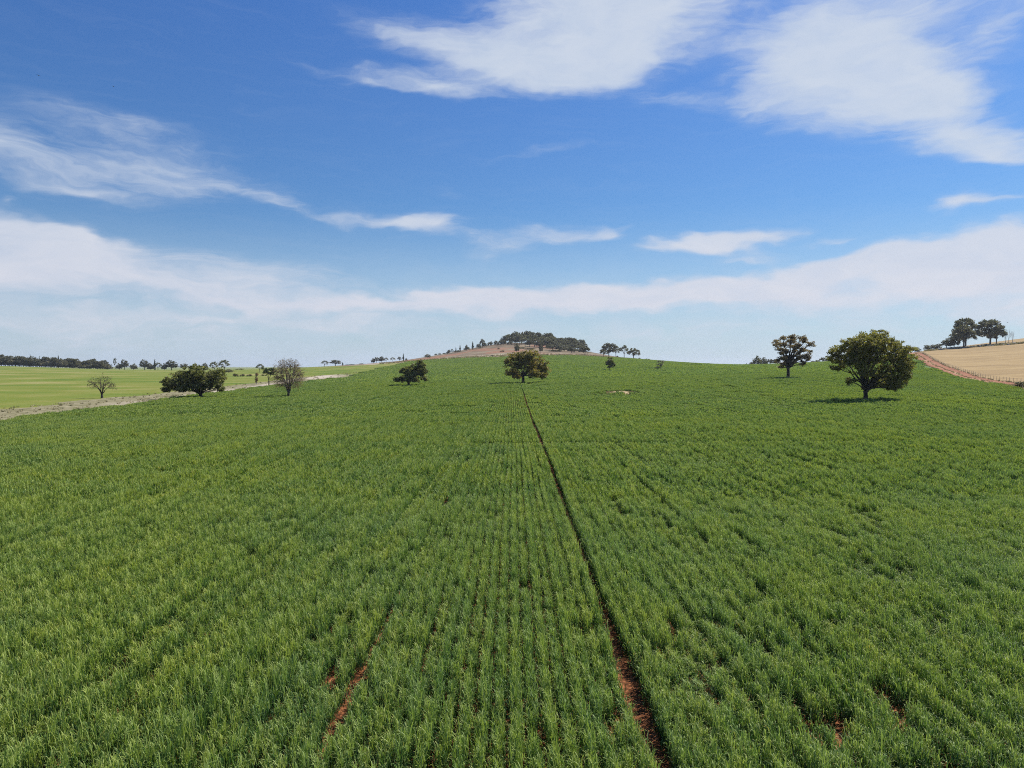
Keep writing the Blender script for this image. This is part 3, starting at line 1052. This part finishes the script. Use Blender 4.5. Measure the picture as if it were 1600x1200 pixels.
# 4 lopsided tree left of centre
r = rr(4)
c3 = (500, 500, 6.154)
it = [(950, 425, 75, 34), (985, 490, 55, 60), (850, 480, 70, 38), (800, 490, 45, 26), (780, 565, 60, 34), (900, 560, 85, 42), (735, 578, 32, 20),
      (1000, 555, 38, 30), (880, 520, 85, 45), (930, 490, 60, 50)]
lb = lobes_px(638, 205, it, c3, 600, r)
t_, c_ = leafy(lb, 0, (0.0, 1.5), .36, r, leaf=.40, clumps=30, per=26, clr=.6, shell=.3, leaf_m=L_dark, twigs=4)
put_tree('oak_tree', 638, 205, [('trunk', t_), ('crown', c_)], 'lopsided dark tree with a tail of foliage to the left, left of the central tree')

# 5 bare deciduous tree
r = rr(5)
h5 = (zpix(563, 147) - gz((450 - 800) / 1150 * 147, 147))
t_, b_, c_ = fan_tree(h5, 6.3, .25, 1.0, r, h5 * .57, h5 * .44, n2=170, n3=6, per=6, low=.8, cut=-.75)
put_tree('deciduous_tree', 450.5, 147, [('trunk', t_), ('branches', b_), ('foliage', c_)], 'nearly bare round tree with fanned grey branches and a few tan leaves')

# 6 wide dark tree on the left
r = rr(6)
c2 = (240, 530, 5.517)
it = [(400, 280, 120, 58), (215, 330, 85, 62), (125, 390, 62, 55), (520, 330, 85, 75), (330, 350, 120, 75), (470, 390, 105, 50),
      (240, 410, 72, 42), (590, 432, 40, 18), (555, 400, 55, 42), (105, 435, 42, 26), (350, 270, 60, 40), (420, 400, 80, 40), (570, 300, 40, 50), (280, 380, 100, 55), (180, 370, 70, 55), (440, 340, 110, 60), (350, 410, 80, 35)]
lb = lobes_px(313, 146, it, c2, 617, r)
t_, c_ = leafy(lb, 0, (0.0, 1.1), .36, r, leaf=.32, clumps=34, per=28, clr=.55, shell=.3, leaf_m=L_dark, twigs=4)
put_tree('oak_tree', 313, 146, [('trunk', t_), ('crown', c_)], 'wide dense dark green tree beside the pale verge on the left')

# 7 small bare flat tree
r = rr(77)
h7 = (zpix(587, 150) - gz((159 - 800) / 1150 * 150, 150))
t_, b_, c_ = fan_tree(h7, 5.0, .2, .7, r, h7 * .55, h7 * .43, n1=9, n2=60, n3=4, mat=M_bark, leaf_m=L_scrub, leaf=.16, per=6, low=.55, cut=-.35)
put_tree('small_tree', 159, 150, [('trunk', t_), ('branches', b_), ('foliage', c_)], 'small sparse flat-topped tree alone in the yellowish pasture on the left')

# 8, 9 the two small trees right of centre
r = rr(8)
it = [(1060, 318, 32, 24), (1090, 345, 22, 20), (1045, 338, 24, 16), (1070, 362, 28, 12), (1065, 335, 25, 25)]
lb = lobes_px(951.6, 330, it, c4, 577, r)
t_, c_ = leafy(lb, 0, (0.0, 1.0), .2, r, leaf=.45, clumps=22, per=20, clr=.55, shell=.2, leaf_m=L_dark, twigs=3)
put_tree('small_tree', 951.6, 330, [('trunk', t_), ('crown', c_)], 'small dark round tree in the upper field below the detached clump')
r = rr(9)
it = [(1448, 345, 26, 18), (1478, 325, 18, 12), (1438, 372, 24, 12), (1470, 352, 16, 16), (1452, 325, 20, 8)]
lb = lobes_px(1032.4, 330, it, c4, 578, r)
t_, c_ = leafy(lb, 0, (0.0, 1.0), .15, r, leaf=.34, clumps=9, per=15, clr=.5, shell=.2, leaf_m=L_grey, twigs=5, trunk_mat=M_barkgrey)
put_tree('small_tree', 1032.4, 330, [('trunk', t_), ('crown', c_)], 'small thin greyish tree in the upper field, right of the small dark one')
# 10
r = rr(10)
it = [(985, 268, 42, 26), (1035, 265, 26, 20), (958, 280, 20, 14), (1010, 295, 36, 14)]
lb = lobes_px(420, 240, it, c2, 592, r)
t_, c_ = leafy(lb, 0, (0.0, 1.4), .2, r, leaf=.4, clumps=18, per=20, clr=.5, shell=.2, leaf_m=L_green, twigs=4)
put_tree('small_tree', 420, 240, [('trunk', t_), ('crown', c_)], 'small green tree just left of the nearly bare round tree')
r = rr(11)
t_, c_ = leafy([(0, 0, 2.2, .45, .45, 1.1), (.05, 0, 3.2, .4, .4, .8), (0, 0, 1.2, .4, .4, .6)], 0, (0, .6), .12, r, leaf=.26, clumps=16, per=14, clr=.35, leaf_m=L_tan, trunk_mat=M_barkpale)
put_tree('narrow_tree', 401, 248, [('trunk', t_), ('crown', c_)], 'pale narrow upright tree behind the verge on the left')

# ---- kinds of far trees, height 1 and width about 1
KIND = {}


def kind(name, lobes, fork, tr, seed, **kw):
    r = rr(seed)
    KIND[name] = leafy(lobes, 0, fork, tr, r, **kw)


kind('dome', [(-.26, 0, .55, .22, .22, .22), (.25, .05, .53, .24, .24, .22), (0, -.1, .72, .28, .28, .24), (0, .2, .6, .25, .25, .25), (-.1, -.2, .42, .25, .2, .17), (.2, -.15, .38, .2, .2, .14), (-.38, .1, .42, .12, .15, .13), (.4, 0, .4, .11, .14, .13)],
     (0, .22), .035, 21, leaf=.062, clumps=20, per=17, clr=.085, leaf_m=L_gum, trunk_mat=M_barkgrey, twigs=2)
kind('broad', [(-.33, 0, .5, .18, .2, .16), (.32, .05, .56, .2, .2, .2), (-.08, -.1, .76, .24, .24, .19), (.12, .2, .62, .2, .2, .2), (-.2, .1, .66, .16, .2, .14), (.1, -.15, .46, .2, .2, .12), (.42, -.1, .38, .1, .12, .09)],
     (0, .26), .035, 22, leaf=.062, clumps=17, per=16, clr=.08, leaf_m=L_gum, trunk_mat=M_barkgrey, twigs=3)
kind('round', [(-.28, 0, .60, .22, .24, .22), (.28, .05, .60, .22, .24, .22), (-.12, -.1, .76, .27, .26, .20), (.14, .1, .76, .27, .26, .20), (0, .2, .62, .28, .25, .24), (0, -.2, .50, .32, .22, .2), (0, 0, .86, .20, .2, .13), (-.40, .1, .48, .11, .15, .13), (.40, 0, .48, .11, .14, .13)],
     (0, .24), .032, 31, leaf=.058, clumps=20, per=18, clr=.085, leaf_m=L_gum, trunk_mat=M_barkgrey, twigs=2)
kind('airy', [(-.3, 0, .58, .16, .16, .10), (.28, .05, .62, .18, .16, .12), (-.08, -.1, .84, .2, .2, .12), (.15, .15, .80, .16, .2, .1), (-.25, .1, .74, .12, .14, .08), (.34, -.1, .46, .12, .12, .08)],
     (0, .3), .03, 23, leaf=.06, clumps=11, per=15, clr=.085, leaf_m=L_grey, trunk_mat=M_barkgrey, twigs=4)
kind('dense', [(-.28, 0, .48, .2, .22, .3), (.28, .05, .45, .2, .22, .28), (0, -.1, .62, .26, .26, .32), (0, .2, .5, .25, .25, .3), (-.1, -.2, .3, .3, .2, .2), (.2, -.15, .28, .28, .2, .18)],
     (0, .15), .03, 24, leaf=.07, clumps=20, per=16, clr=.10, leaf_m=L_gum, trunk_mat=M_barkgrey, twigs=1)
kind('conifer', [(0, 0, .22, .40, .40, .18), (0, 0, .42, .36, .36, .18), (0, 0, .6, .28, .28, .16), (0, 0, .76, .18, .18, .14), (0, 0, .9, .08, .08, .1)],
     (0, .3), .05, 25, leaf=.085, clumps=18, per=15, clr=.10, leaf_m=L_conif, shell=.1, twigs=1)
kind('bush', [(-.25, 0, .4, .24, .25, .3), (.25, .05, .38, .25, .25, .28), (0, -.1, .55, .28, .25, .35), (.05, .2, .4, .3, .25, .3)],
     (0, .1), .02, 26, leaf=.09, clumps=16, per=15, clr=.13, leaf_m=L_scrub, twigs=1)
kind('darkbush', [(-.25, 0, .4, .24, .25, .3), (.25, .05, .38, .25, .25, .28), (0, -.1, .55, .28, .25, .35), (.05, .2, .4, .3, .25, .3)],
     (0, .1), .02, 27, leaf=.09, clumps=16, per=15, clr=.13, leaf_m=L_gum, twigs=1)


def far(kd, px, D, ybase, ytop, wpx, label, cat='tree', group=None, name=None, seed=None):
    """a copy of a far kind: photograph x, distance, height and width as seen"""
    X = (px - 800) / 1150 * D
    z0 = gz(X, D)
    h = max(zpix(ytop, D) - z0, .8) if ybase is None else (ybase - ytop) / 1150 * D
    w = wpx / 1150 * D * 1.02
    nm = name or {'conifer': 'conifer_tree', 'bush': 'bush', 'darkbush': 'bush'}.get(kd, 'gum_tree')
    t_, c_ = KIND[kd]
    r_ = random.Random(int(px * 13 + D))
    dep = w * r_.uniform(.85, 1.15)
    return put_tree(nm, px, D, [('trunk', t_), ('crown', c_)], label, cat, group, rz=r_.choice([0, math.pi]) + r_.uniform(-.35, .35), scale=(w, dep, h))


# --- treeline far left
G_L = 'trees of the far wood on the left skyline'
rl = random.Random(4)
LBL_WOOD = 'dark gum tree in the unbroken wood along the far left skyline'
x = -30
while x < 168:
    top = np.interp(x, [0, 12, 16, 90, 110, 150, 170], [552.5, 553, 556.5, 559, 561, 560.5, 562.5]) + rl.uniform(-2.0, 3.2)
    k_ = rl.choice(['dense', 'round', 'dome', 'round'])
    far(k_, x, 745 + rl.uniform(-12, 25), None, top, rl.uniform(12, 19), LBL_WOOD, group=G_L)
    far('darkbush', x + 3, 738, None, top + 6, 13, 'low understorey bush along the foot of the far left wood', 'bush', 'understorey of the far left wood')
    x += rl.uniform(4.5, 6.5)
for x in (25, 48, 62, 92):
    far('conifer', x, 775, None, 553.5 + rl.uniform(0, 3.4), rl.uniform(4, 6), 'pointed conifer rising above the far left wood', group='conifers rising out of the far left wood')
for (x, top, w, k_, lb_) in [(180, 558.5, 6, 'airy', 'thin tall tree poking above the end of the far left wood'),
                             (195, 561, 14, 'dome', 'first rounded tree right of the far left wood'),
                             (187, 567, 12, 'dense', 'low tree under the thin tall one on the left skyline'),
                             (209, 567.5, 12, 'dense', 'low tree filling the gap in the left skyline row'),
                             (226, 561, 16, 'dome', 'broad rounded tree midway along the left skyline row'),
                             (236, 567, 12, 'dense', 'low tree right of the broad rounded one on the left skyline'),
                             (242, 561.5, 6, 'conifer', 'narrow pointed tree in the left skyline row'),
                             (247, 566, 13, 'airy', 'thin-topped tree beside the narrow pointed one'),
                             (268, 562, 20, 'dome', 'large rounded tree above the left end of the wide dark tree'),
                             (257, 567, 10, 'dense', 'low tree left of the large rounded skyline tree'),
                             (288, 567, 14, 'broad', 'skyline tree peeping over the top of the wide dark tree'),
                             (307, 569, 12, 'dense', 'low skyline tree behind the middle of the wide dark tree'),
                             (320, 566.5, 10, 'dome', 'small rounded skyline tree behind the wide dark tree')]:
    far(k_, x, 735, None, top, w, lb_, group='skyline trees left of centre')
far('airy', 335, 520, None, 564.5, 17, 'left of two airy gums above the right end of the wide dark tree')
far('airy', 351, 515, None, 561.5, 20, 'right of two airy gums above the right end of the wide dark tree')
far('darkbush', 357, 500, None, 576, 16, 'dark bush at the foot of the two airy gums', 'bush')
for x, w, yt in ((368, 9, 582.5), (379, 8, 583.5), (390, 9, 584), (412, 9, 584.5), (375, 14, 575.5)):
    far('bush', x, 380 if yt > 580 else 700, None, yt, w, 'low brown bush in the scrubby line beyond the left pasture', 'bush', 'low bushes beyond the left pasture')
far('airy', 406, 480, None, 568, 14, 'airy tree on the skyline above the pale narrow tree')
far('airy', 507.5, 640, None, 563, 13, 'left of two flat-topped trees on the skyline left of the hill')
far('broad', 524, 640, None, 561.3, 18, 'right of two flat-topped trees on the skyline left of the hill')
far('conifer', 535.5, 660, None, 566, 4, 'tiny pointed bush right of the two flat-topped skyline trees', 'bush')
for x, w, t_ in ((550, 11, 569), (565, 9, 567.5), (543, 8, 570)):
    far('darkbush', x, 650, None, t_, w, 'low dark bush on the skyline before the hill', 'bush', 'low bushes on the skyline before the hill')

# --- ridge rising to the hill
RT = [('dense', 583.5, 559, 8, 'first dark tree at the left foot of the ridge'), ('broad', 588.5, 557, 9, 'second dark tree at the left foot of the ridge'),
      ('dome', 596, 556, 9, 'third dark tree along the foot of the ridge'), ('airy', 603.5, 558.5, 8, 'fourth small tree along the foot of the ridge'),
      ('airy', 614, 558, 9, 'lone thin tree between the dark trees and the lone cypress'),
      ('broad', 624, 556.5, 6, 'small tree just left of the lone cypress on the ridge'), ('conifer', 630.5, 552.6, 4.4, 'lone dark cypress low on the ridge'),
      ('darkbush', 635, 559, 4, 'tiny bush right of the lone cypress'), ('darkbush', 668.5, 552.5, 11, 'flat dark thicket part way up the ridge')]
for k_, x, top, w, lb_ in RT:
    far(k_, x, 690 if x < 640 else 760, None, top, w, lb_, 'bush' if 'bush' in k_ else 'tree')
for (x, top, w) in ((681, 552, 5), (687, 551.5, 6), (694, 551, 6), (700, 549, 7), (716, 546.5, 5), (727, 543, 6), (731, 541, 7), (748, 536, 9), (757, 534.5, 9), (766, 532, 9), (775, 530.6, 8), (782, 529.4, 8), (787, 530, 9)):
    far('bush' if x > 760 else 'darkbush', x, 850, None, top, w, 'low bush on the skyline of the ridge', 'bush', 'bushes along the ridge skyline')
for (k_, x, top, w, lb_) in (('dome', 701.5, 546, 5.5, 'small dark tree where the ridge steepens'), ('airy', 706.5, 545, 5, 'thin tree where the ridge steepens'),
                             ('conifer', 712.5, 542.5, 3, 'small cypress above the thin tree on the ridge'), ('conifer', 719, 539, 4.2, 'middle cypress on the ridge'),
                             ('dome', 729, 538, 5, 'small round tree on the ridge skyline'),
                             ('conifer', 738.5, 534, 5.2, 'dark cypress standing on the bare ridge slope'), ('broad', 753.5, 527.8, 8.5, 'bushy tree on the skyline left of the hilltop')):
    far(k_, x, 830, None, top, w, lb_)
# slope bushes
for (x, yb, w, h_, k_) in ((786, 538, 9, 6.5, 'bush'), (797, 538.5, 10, 6.5, 'bush'), (750, 544.3, 7, 2, 'darkbush'), (779, 546, 4, 3, 'bush'), (785, 550, 8, 3, 'bush'), (769, 557, 6, 3, 'bush'),
                           (715, 550, 24, 2.3, 'darkbush'), (699, 553, 3, 3, 'darkbush'), (814, 545, 14, 3, 'darkbush'), (828, 545.8, 18, 2.6, 'bush'), (868, 549, 26, 3.2, 'darkbush')):
    Dg = None
    for Dq in np.arange(600, 905, 3.0):
        X = (x - 800) / 1150 * Dq
        if gz(X, Dq) >= zpix(yb, Dq):
            Dg = Dq
            break
    Dg = Dg or 880
    far(k_, x, Dg, yb, yb - h_, w, 'low bush on the bare slope of the hill', 'bush', 'bushes on the bare hillside')
far('dense', 807.5, 690, None, 534, 9, 'dark upright tree on the red slope above the central tree')
far('dense', 845, 690, None, 536, 7.5, 'narrow dark tree on the red slope right of the central tree')

# --- hilltop wood
G_H = 'gum trees of the hilltop wood'
rh = random.Random(9)
topline = [(776, 527), (788, 523.5), (800, 521), (806, 518.5), (812, 516), (822, 517.5), (835, 519.5), (848, 521), (858, 521), (870, 525), (882, 528), (895, 528), (908, 531), (916, 539), (923, 546)]
tx_ = [a for a, b in topline]; ty_ = [b for a, b in topline]
for (D_, off, st, x0, x1) in ((885, 0, 6.0, 791, 913), (850, 4.5, 6.2, 804, 916), (800, 9.5, 6.5, 822, 920), (745, 14.5, 7.5, 858, 924)):
    x = x0
    while x < x1:
        top = np.interp(x, tx_, ty_) + off + rh.uniform(-1.6, 1.8)
        far(rh.choice(['round', 'broad', 'dome', 'round', 'airy']), x + rh.uniform(-1.5, 1.5), D_ + rh.uniform(-12, 12), None, top, rh.uniform(13, 19),
            'grey green gum tree in the crowded wood on the hilltop', group=G_H)
        x += st * rh.uniform(.8, 1.25)
far('airy', 796, 900, None, 522, 13, 'wind-swept tree at the left end of the hilltop wood')
far('airy', 859, 900, None, 519.5, 12, 'flat-crowned tree rising above the hilltop wood')
far('dome', 893, 700, None, 541, 13, 'low grey tree at the lower right edge of the hilltop wood')
far('broad', 914, 690, None, 539, 16, 'last drooping tree at the right end of the hilltop wood')

# --- detached clump right of the hill
far('round', 951, 660, None, 535.5, 26, 'largest dark tree at the left of the detached clump right of the hill')
far('broad', 943, 640, None, 545, 12, 'low left shoulder tree of the detached clump')
far('airy', 962, 665, None, 539, 14, 'tree behind the middle of the detached clump')
far('airy', 975, 660, None, 538.5, 17, 'thin-crowned tree in the middle of the detached clump')
far('broad', 989.5, 645, None, 542, 19, 'rightmost dark tree of the detached clump')
far('bush', 964.5, 622, None, 555, 4, 'tiny bush on the pale strip under the detached clump', 'bush')
for x in (999, 1010, 1014):
    far('darkbush', x, 640, None, 558.5 + (x - 999) * .1, 4, 'tiny bush on the skyline right of the detached clump', 'bush', 'tiny bushes right of the detached clump')

# --- right skyline
far('dense', 1183, 520, None, 555, 15, 'dark leafy tree at the left of the clump behind the airy gum')
far('dense', 1193, 525, None, 557.5, 15, 'second dark tree of the clump behind the airy gum')
far('broad', 1203, 515, None, 560, 14, 'low tree between the dark clump and the airy gum')
far('broad', 1212, 515, None, 560, 14, 'low tree directly behind the airy gum')
far('dome', 1174, 540, None, 565, 8, 'small grey tree left of the dark clump')
far('airy', 1166, 560, None, 567.5, 4, 'tiny far tree left of the dark clump on the right')
for x, t_, w in ((1270, 563, 9), (1277, 561.5, 9), (1285, 557.5, 12), (1293, 559.5, 10)):
    far('broad' if x > 1280 else 'darkbush', x, 500, None, t_, w, 'low skyline tree between the airy gum and the largest tree', 'tree', 'low skyline trees between airy gum and largest tree')
far('darkbush', 1429, 470, None, 540.5, 17, 'dark bush at the top of the red track', 'bush')
for x, t_, w in ((1448, 537.5, 13), (1458, 537, 13), (1465, 535.5, 11)):
    far('darkbush', x, 490, None, t_, w, 'dark bush in the row left of the two big trees', 'bush', 'bushes left of the two big trees')
far('dome', 1478, 480, None, 528.5, 17, 'small green tree at the foot of the left big tree')
far('dense', 1490, 478, None, 515, 20, 'mid-sized tree filling the left side of the left big tree')
far('round', 1508, 487, None, 496, 42, 'tall domed gum behind, left of the two big trees on the right')
far('round', 1505, 470, None, 507, 35, 'dense darker gum in front of the tall domed gum')
far('round', 1546.5, 478, None, 498, 42, 'big round dark gum at the right of the pair on the crest')
far('broad', 1556, 484, None, 508, 24, 'tree behind the right side of the big round gum on the crest')
r = rr(41)
for x, yt, w in ((1575, 513, 7), (1581, 516, 6), (1570, 522, 4)):
    D_ = 480
    X = (x - 800) / 1150 * D_
    h_ = zpix(yt, D_) - gz(X, D_)
    t_, b_, c_ = bare_tree(h_, w / 1150 * D_, .14, h_ * .3, r, 3, M_barkpale, None, up=.2)
    put_tree('dead_tree', x, D_, [('trunk', t_), ('branches', b_)], 'pale leafless tree on the crest at the right edge', 'tree', 'dead trees on the right crest')
# bush near the right edge by the fence and stump beside the large tree
far('darkbush', 1592, 146, None, 594, 17, 'dark low bush against the fence at the right edge', 'bush')
far('darkbush', 1603, 148, None, 593, 18, 'dark low bush cut by the right edge of the picture', 'bush')
far('darkbush', 1343, 114, None, 622, 9, 'small dark bush hugging the trunk of the largest tree', 'bush')


# ------------------------------------------------------------------ rocks along the crest at the right
def rock_mesh(seed):
    r = rr(seed)
    import bmesh
    bm = bmesh.new()
    bmesh.ops.create_icosphere(bm, subdivisions=2, radius=1)
    for v in bm.verts:
        n_ = fbm(np.array([v.co.x * 1.3 + seed]), np.array([v.co.y * 1.3 + v.co.z * 1.7]), seed, 2)[0]
        v.co *= .65 + .7 * n_
        v.co.z *= .65
    m = bpy.data.meshes.new('boulder')
    bm.to_mesh(m)
    bm.free()
    m.materials.append(M_rock)
    return m


RM = [rock_mesh(s_) for s_ in (1, 2, 3)]
rk = random.Random(3)
for i in range(64):
    px = 1462 + i * 2.1 + rk.uniform(-1.5, 1.5)
    D_ = 474 + rk.uniform(-12, 10)
    X = (px - 800) / 1150 * D_
    s_ = rk.uniform(.5, 1.25)
    o = link('boulder', RM[i % 3], None, (X, D_, gz(X, D_) + .15 * s_))
    o.scale = (s_ * rk.uniform(.8, 1.7), s_, s_ * rk.uniform(.7, 1.1))
    o.rotation_euler = (0, 0, rk.uniform(0, 6))
    tag(o, 'grey boulder in the row under the big trees on the right crest', 'boulder', 'boulders under the trees on the right crest')

# ------------------------------------------------------------------ fence along the track
fr = bpy.data.objects.new('wire_fence', None)
COL.objects.link(fr)
fy0 = 128.0
fr.location = (float(track_x(fy0)) + 6.6, fy0, gz(float(track_x(fy0)) + 6.6, fy0))
tag(fr, 'long post and wire fence between the red track and the brown field', 'fence')
T = Tubes()
T.add([[0, 0, -.3], [0, 0, .6], [0, 0, 1.22]], [.042, .040, .036], 7)
T.V.append(np.array([[0, 0, 1.23]])); 
for j in range(7): T.F.append((14 + j, 14 + (j + 1) % 7, 21, 21))
pv = np.concatenate(T.V)
pf4 = np.array(T.F[:14]); pf3 = np.array([f[:3] for f in T.F[14:]])
pm = mesh_np('post', pv, [pf4, pf3], M_post, False)
wires = [Tubes() for _ in range(1)]
wp = []
y = fy0
n = 0
while y < 470 and n < 98:
    X = float(track_x(y)) + 6.6
    p = Vector((X, y, gz(X, y)))
    o = link('post', pm, fr, p - fr.location)
    o.rotation_euler = (rk.uniform(-.05, .05), rk.uniform(-.05, .05), rk.uniform(0, 3))
    wp.append(p - fr.location)
    y += 3.6
    n += 1
Tw = Tubes()
for h_ in (.35, .7, 1.05):
    Tw.add([[p.x, p.y + .06, p.z + h_] for p in wp], [.012] * len(wp), 4)
link('wire', Tw.mesh('wire', M_wire), fr)


# ------------------------------------------------------------------ birds
def bird_mesh():
    import bmesh
    bm = bmesh.new()
    bmesh.ops.create_uvsphere(bm, u_segments=10, v_segments=8, radius=1)
    for v in bm.verts:
        x_ = v.co.x
        t = (x_ + 1) / 2
        k = .30 * math.sin(math.pi * min(max(t, .02), .98)) ** .7
        v.co = Vector((x_ * .30, v.co.y * k * .42, v.co.z * k * .36))
    for s_ in (-1, 1):
        pr_ = [(.10, 0, .02), (-.08, 0, .02), (-.10, .30, .14), (.08, .32, .15), (-.10, .68, .08), (-.02, .70, .08)]
        vs = [bm.verts.new((a, b * s_, c)) for a, b, c in pr_]
        vs2 = [bm.verts.new((a, b * s_, c - .018)) for a, b, c in pr_]
        for A in (vs, vs2):
            bm.faces.new((A[0], A[1], A[2], A[3])); bm.faces.new((A[3], A[2], A[4], A[5]))
        ring = [0, 1, 2, 4, 5, 3]
        for i in range(6):
            a, b = ring[i], ring[(i + 1) % 6]
            bm.faces.new((vs[a], vs[b], vs2[b], vs2[a]))
    tl = [bm.verts.new(c) for c in ((-.25, .03, 0), (-.25, -.03, 0), (-.44, -.07, 0), (-.44, .07, 0), (-.34, 0, .025))]
    bm.faces.new(tl[:4])
    for i in range(4): bm.faces.new((tl[i], tl[(i + 1) % 4], tl[4]))
    bmesh.ops.recalc_face_normals(bm, faces=bm.faces)
    m = bpy.data.meshes.new('bird')
    bm.to_mesh(m)
    bm.free()
    m.materials.append(M_bird)
    return m


BM = bird_mesh()
for (px, py, D_, rz, lb_) in ((1574, 504, 330, .5, 'dark bird flying above the pale dead trees on the right'), (60, 118, 260, 2.0, 'left of two distant birds high in the blue sky at left'),
                              (177, 135, 300, 1.2, 'right of two distant birds high in the blue sky at left')):
    d = ray(px, py)
    o = link('bird', BM, None, Vector((0, 0, CAMZ)) + d * D_)
    o.rotation_euler = (.35, .1, rz)
    tag(o, lb_, 'bird', 'birds in flight')


# ------------------------------------------------------------------ dry grass on the verges
M_dry = leaf_mat('dry_grass', [(0, (0.103, 0.086, 0.043)), (.4, (0.292, 0.241, 0.138)), (.7, (0.430, 0.361, 0.232)), (.9, (0.138, 0.163, 0.052)), (1, (0.077, 0.077, 0.034))], transl=.2, vary=.0)
r = rr(90)
gp, gs = [], []
yy = 80 * (5.2 ** r.random(700))
xx = crop_left(yy) + (verge_out(yy) - crop_left(yy)) * r.uniform(-.03, 1.1, len(yy))
gp.append((xx, yy)); gs.append(r.uniform(.08, .30, len(yy)) * (1 + yy / 400))
yy = 128 * (3.3 ** r.random(1100))
xx = track_x(yy) + np.where(r.random(len(yy)) < .5, r.normal(-.5, .35, len(yy)), np.where(r.random(len(yy)) < .5, r.normal(6.9, .5, len(yy)), r.normal(3.0, .35, len(yy))))
gp.append((xx, yy)); gs.append(r.uniform(.10, .28, len(yy)) * (1 + yy / 400))
yy = r.uniform(462, 482, 1500); xx = r.uniform(.56, .80, 1500) * yy
gp.append((xx, yy)); gs.append(r.uniform(.4, 1.1, 1500))
uu_ = r.uniform(-.18, .2, 2600); yy = crop_far(uu_) + r.uniform(-2, 40, 2600); xx = uu_ * yy
gp.append((xx, yy)); gs.append(r.uniform(.3, 1.2, 2600))
for (pd, px_, rx, ry) in PATCH:
    a_ = r.uniform(0, 6.283, 260); q_ = r.uniform(.3, 1.1, 260) ** .5
    gp.append(((px_ - 800) / 1150 * pd + np.cos(a_) * q_ * rx, pd + np.sin(a_) * q_ * ry)); gs.append(r.uniform(.12, .35, 260))
xx = np.concatenate([g[0] for g in gp]); yy = np.concatenate([g[1] for g in gp]); ss = np.concatenate(gs)
cen = np.stack([xx, yy, ground_z(xx, yy)], 1)
NB = 12
c = np.repeat(cen, NB, 0); sz = np.repeat(ss, NB); n = len(c)
a_ = r.uniform(0, 6.283, n); o_ = np.stack([np.cos(a_), np.sin(a_), np.zeros(n)], 1)
b0 = c + o_ * (sz * r.uniform(0, .8, n))[:, None]
wv = np.stack([-np.sin(a_ + .6), np.cos(a_ + .6), np.zeros(n)], 1) * (sz * .14)[:, None]
tp = b0 + o_ * (sz * r.uniform(.1, .7, n))[:, None] + np.array([0, 0, 1.0]) * (sz * r.uniform(.5, 1.1, n))[:, None]
V = np.stack([b0 - wv, b0 + wv, tp], 1).reshape(-1, 3)
tn = np.clip(np.repeat(r.normal(.45, .25, len(cen)), NB) + r.normal(0, .1, n), 0, 1)
o = link('dry_grass', mesh_np('dry_grass', V, [np.arange(n * 3).reshape(n, 3)], M_dry, False, {'tint': np.repeat(tn, 3)}))
tag(o, 'tufts of dry grass and weeds along the verge, the track and the foot of the hill', 'grass', kind='stuff')

# ------------------------------------------------------------------ thin haze over the land
def haze():
    x0, x1, y0, y1, z0, z1 = -5200, 5200, -80, 9200, -60, 75
    v = [(x, y, z) for x in (x0, x1) for y in (y0, y1) for z in (z0, z1)]
    f = [[0, 1, 3, 2], [4, 6, 7, 5], [0, 4, 5, 1], [2, 3, 7, 6], [0, 2, 6, 4], [1, 5, 7, 3]]
    m = bpy.data.materials.new('haze')
    m.use_nodes = True
    t = NT(m.node_tree)
    t.n.clear()
    out = t.new('ShaderNodeOutputMaterial')
    pv_ = t.new('ShaderNodeVolumePrincipled')
    pv_.inputs['Color'].default_value = (.80, .88, 1.0, 1)
    pv_.inputs['Density'].default_value = .00007
    pv_.inputs['Anisotropy'].default_value = .2
    t.l.new(pv_.outputs[0], out.inputs['Volume'])
    o = link('haze', mesh_np('haze', v, [np.array(f)], m))
    tag(o, 'thin pale air over the fields', 'haze', kind='stuff')


haze()
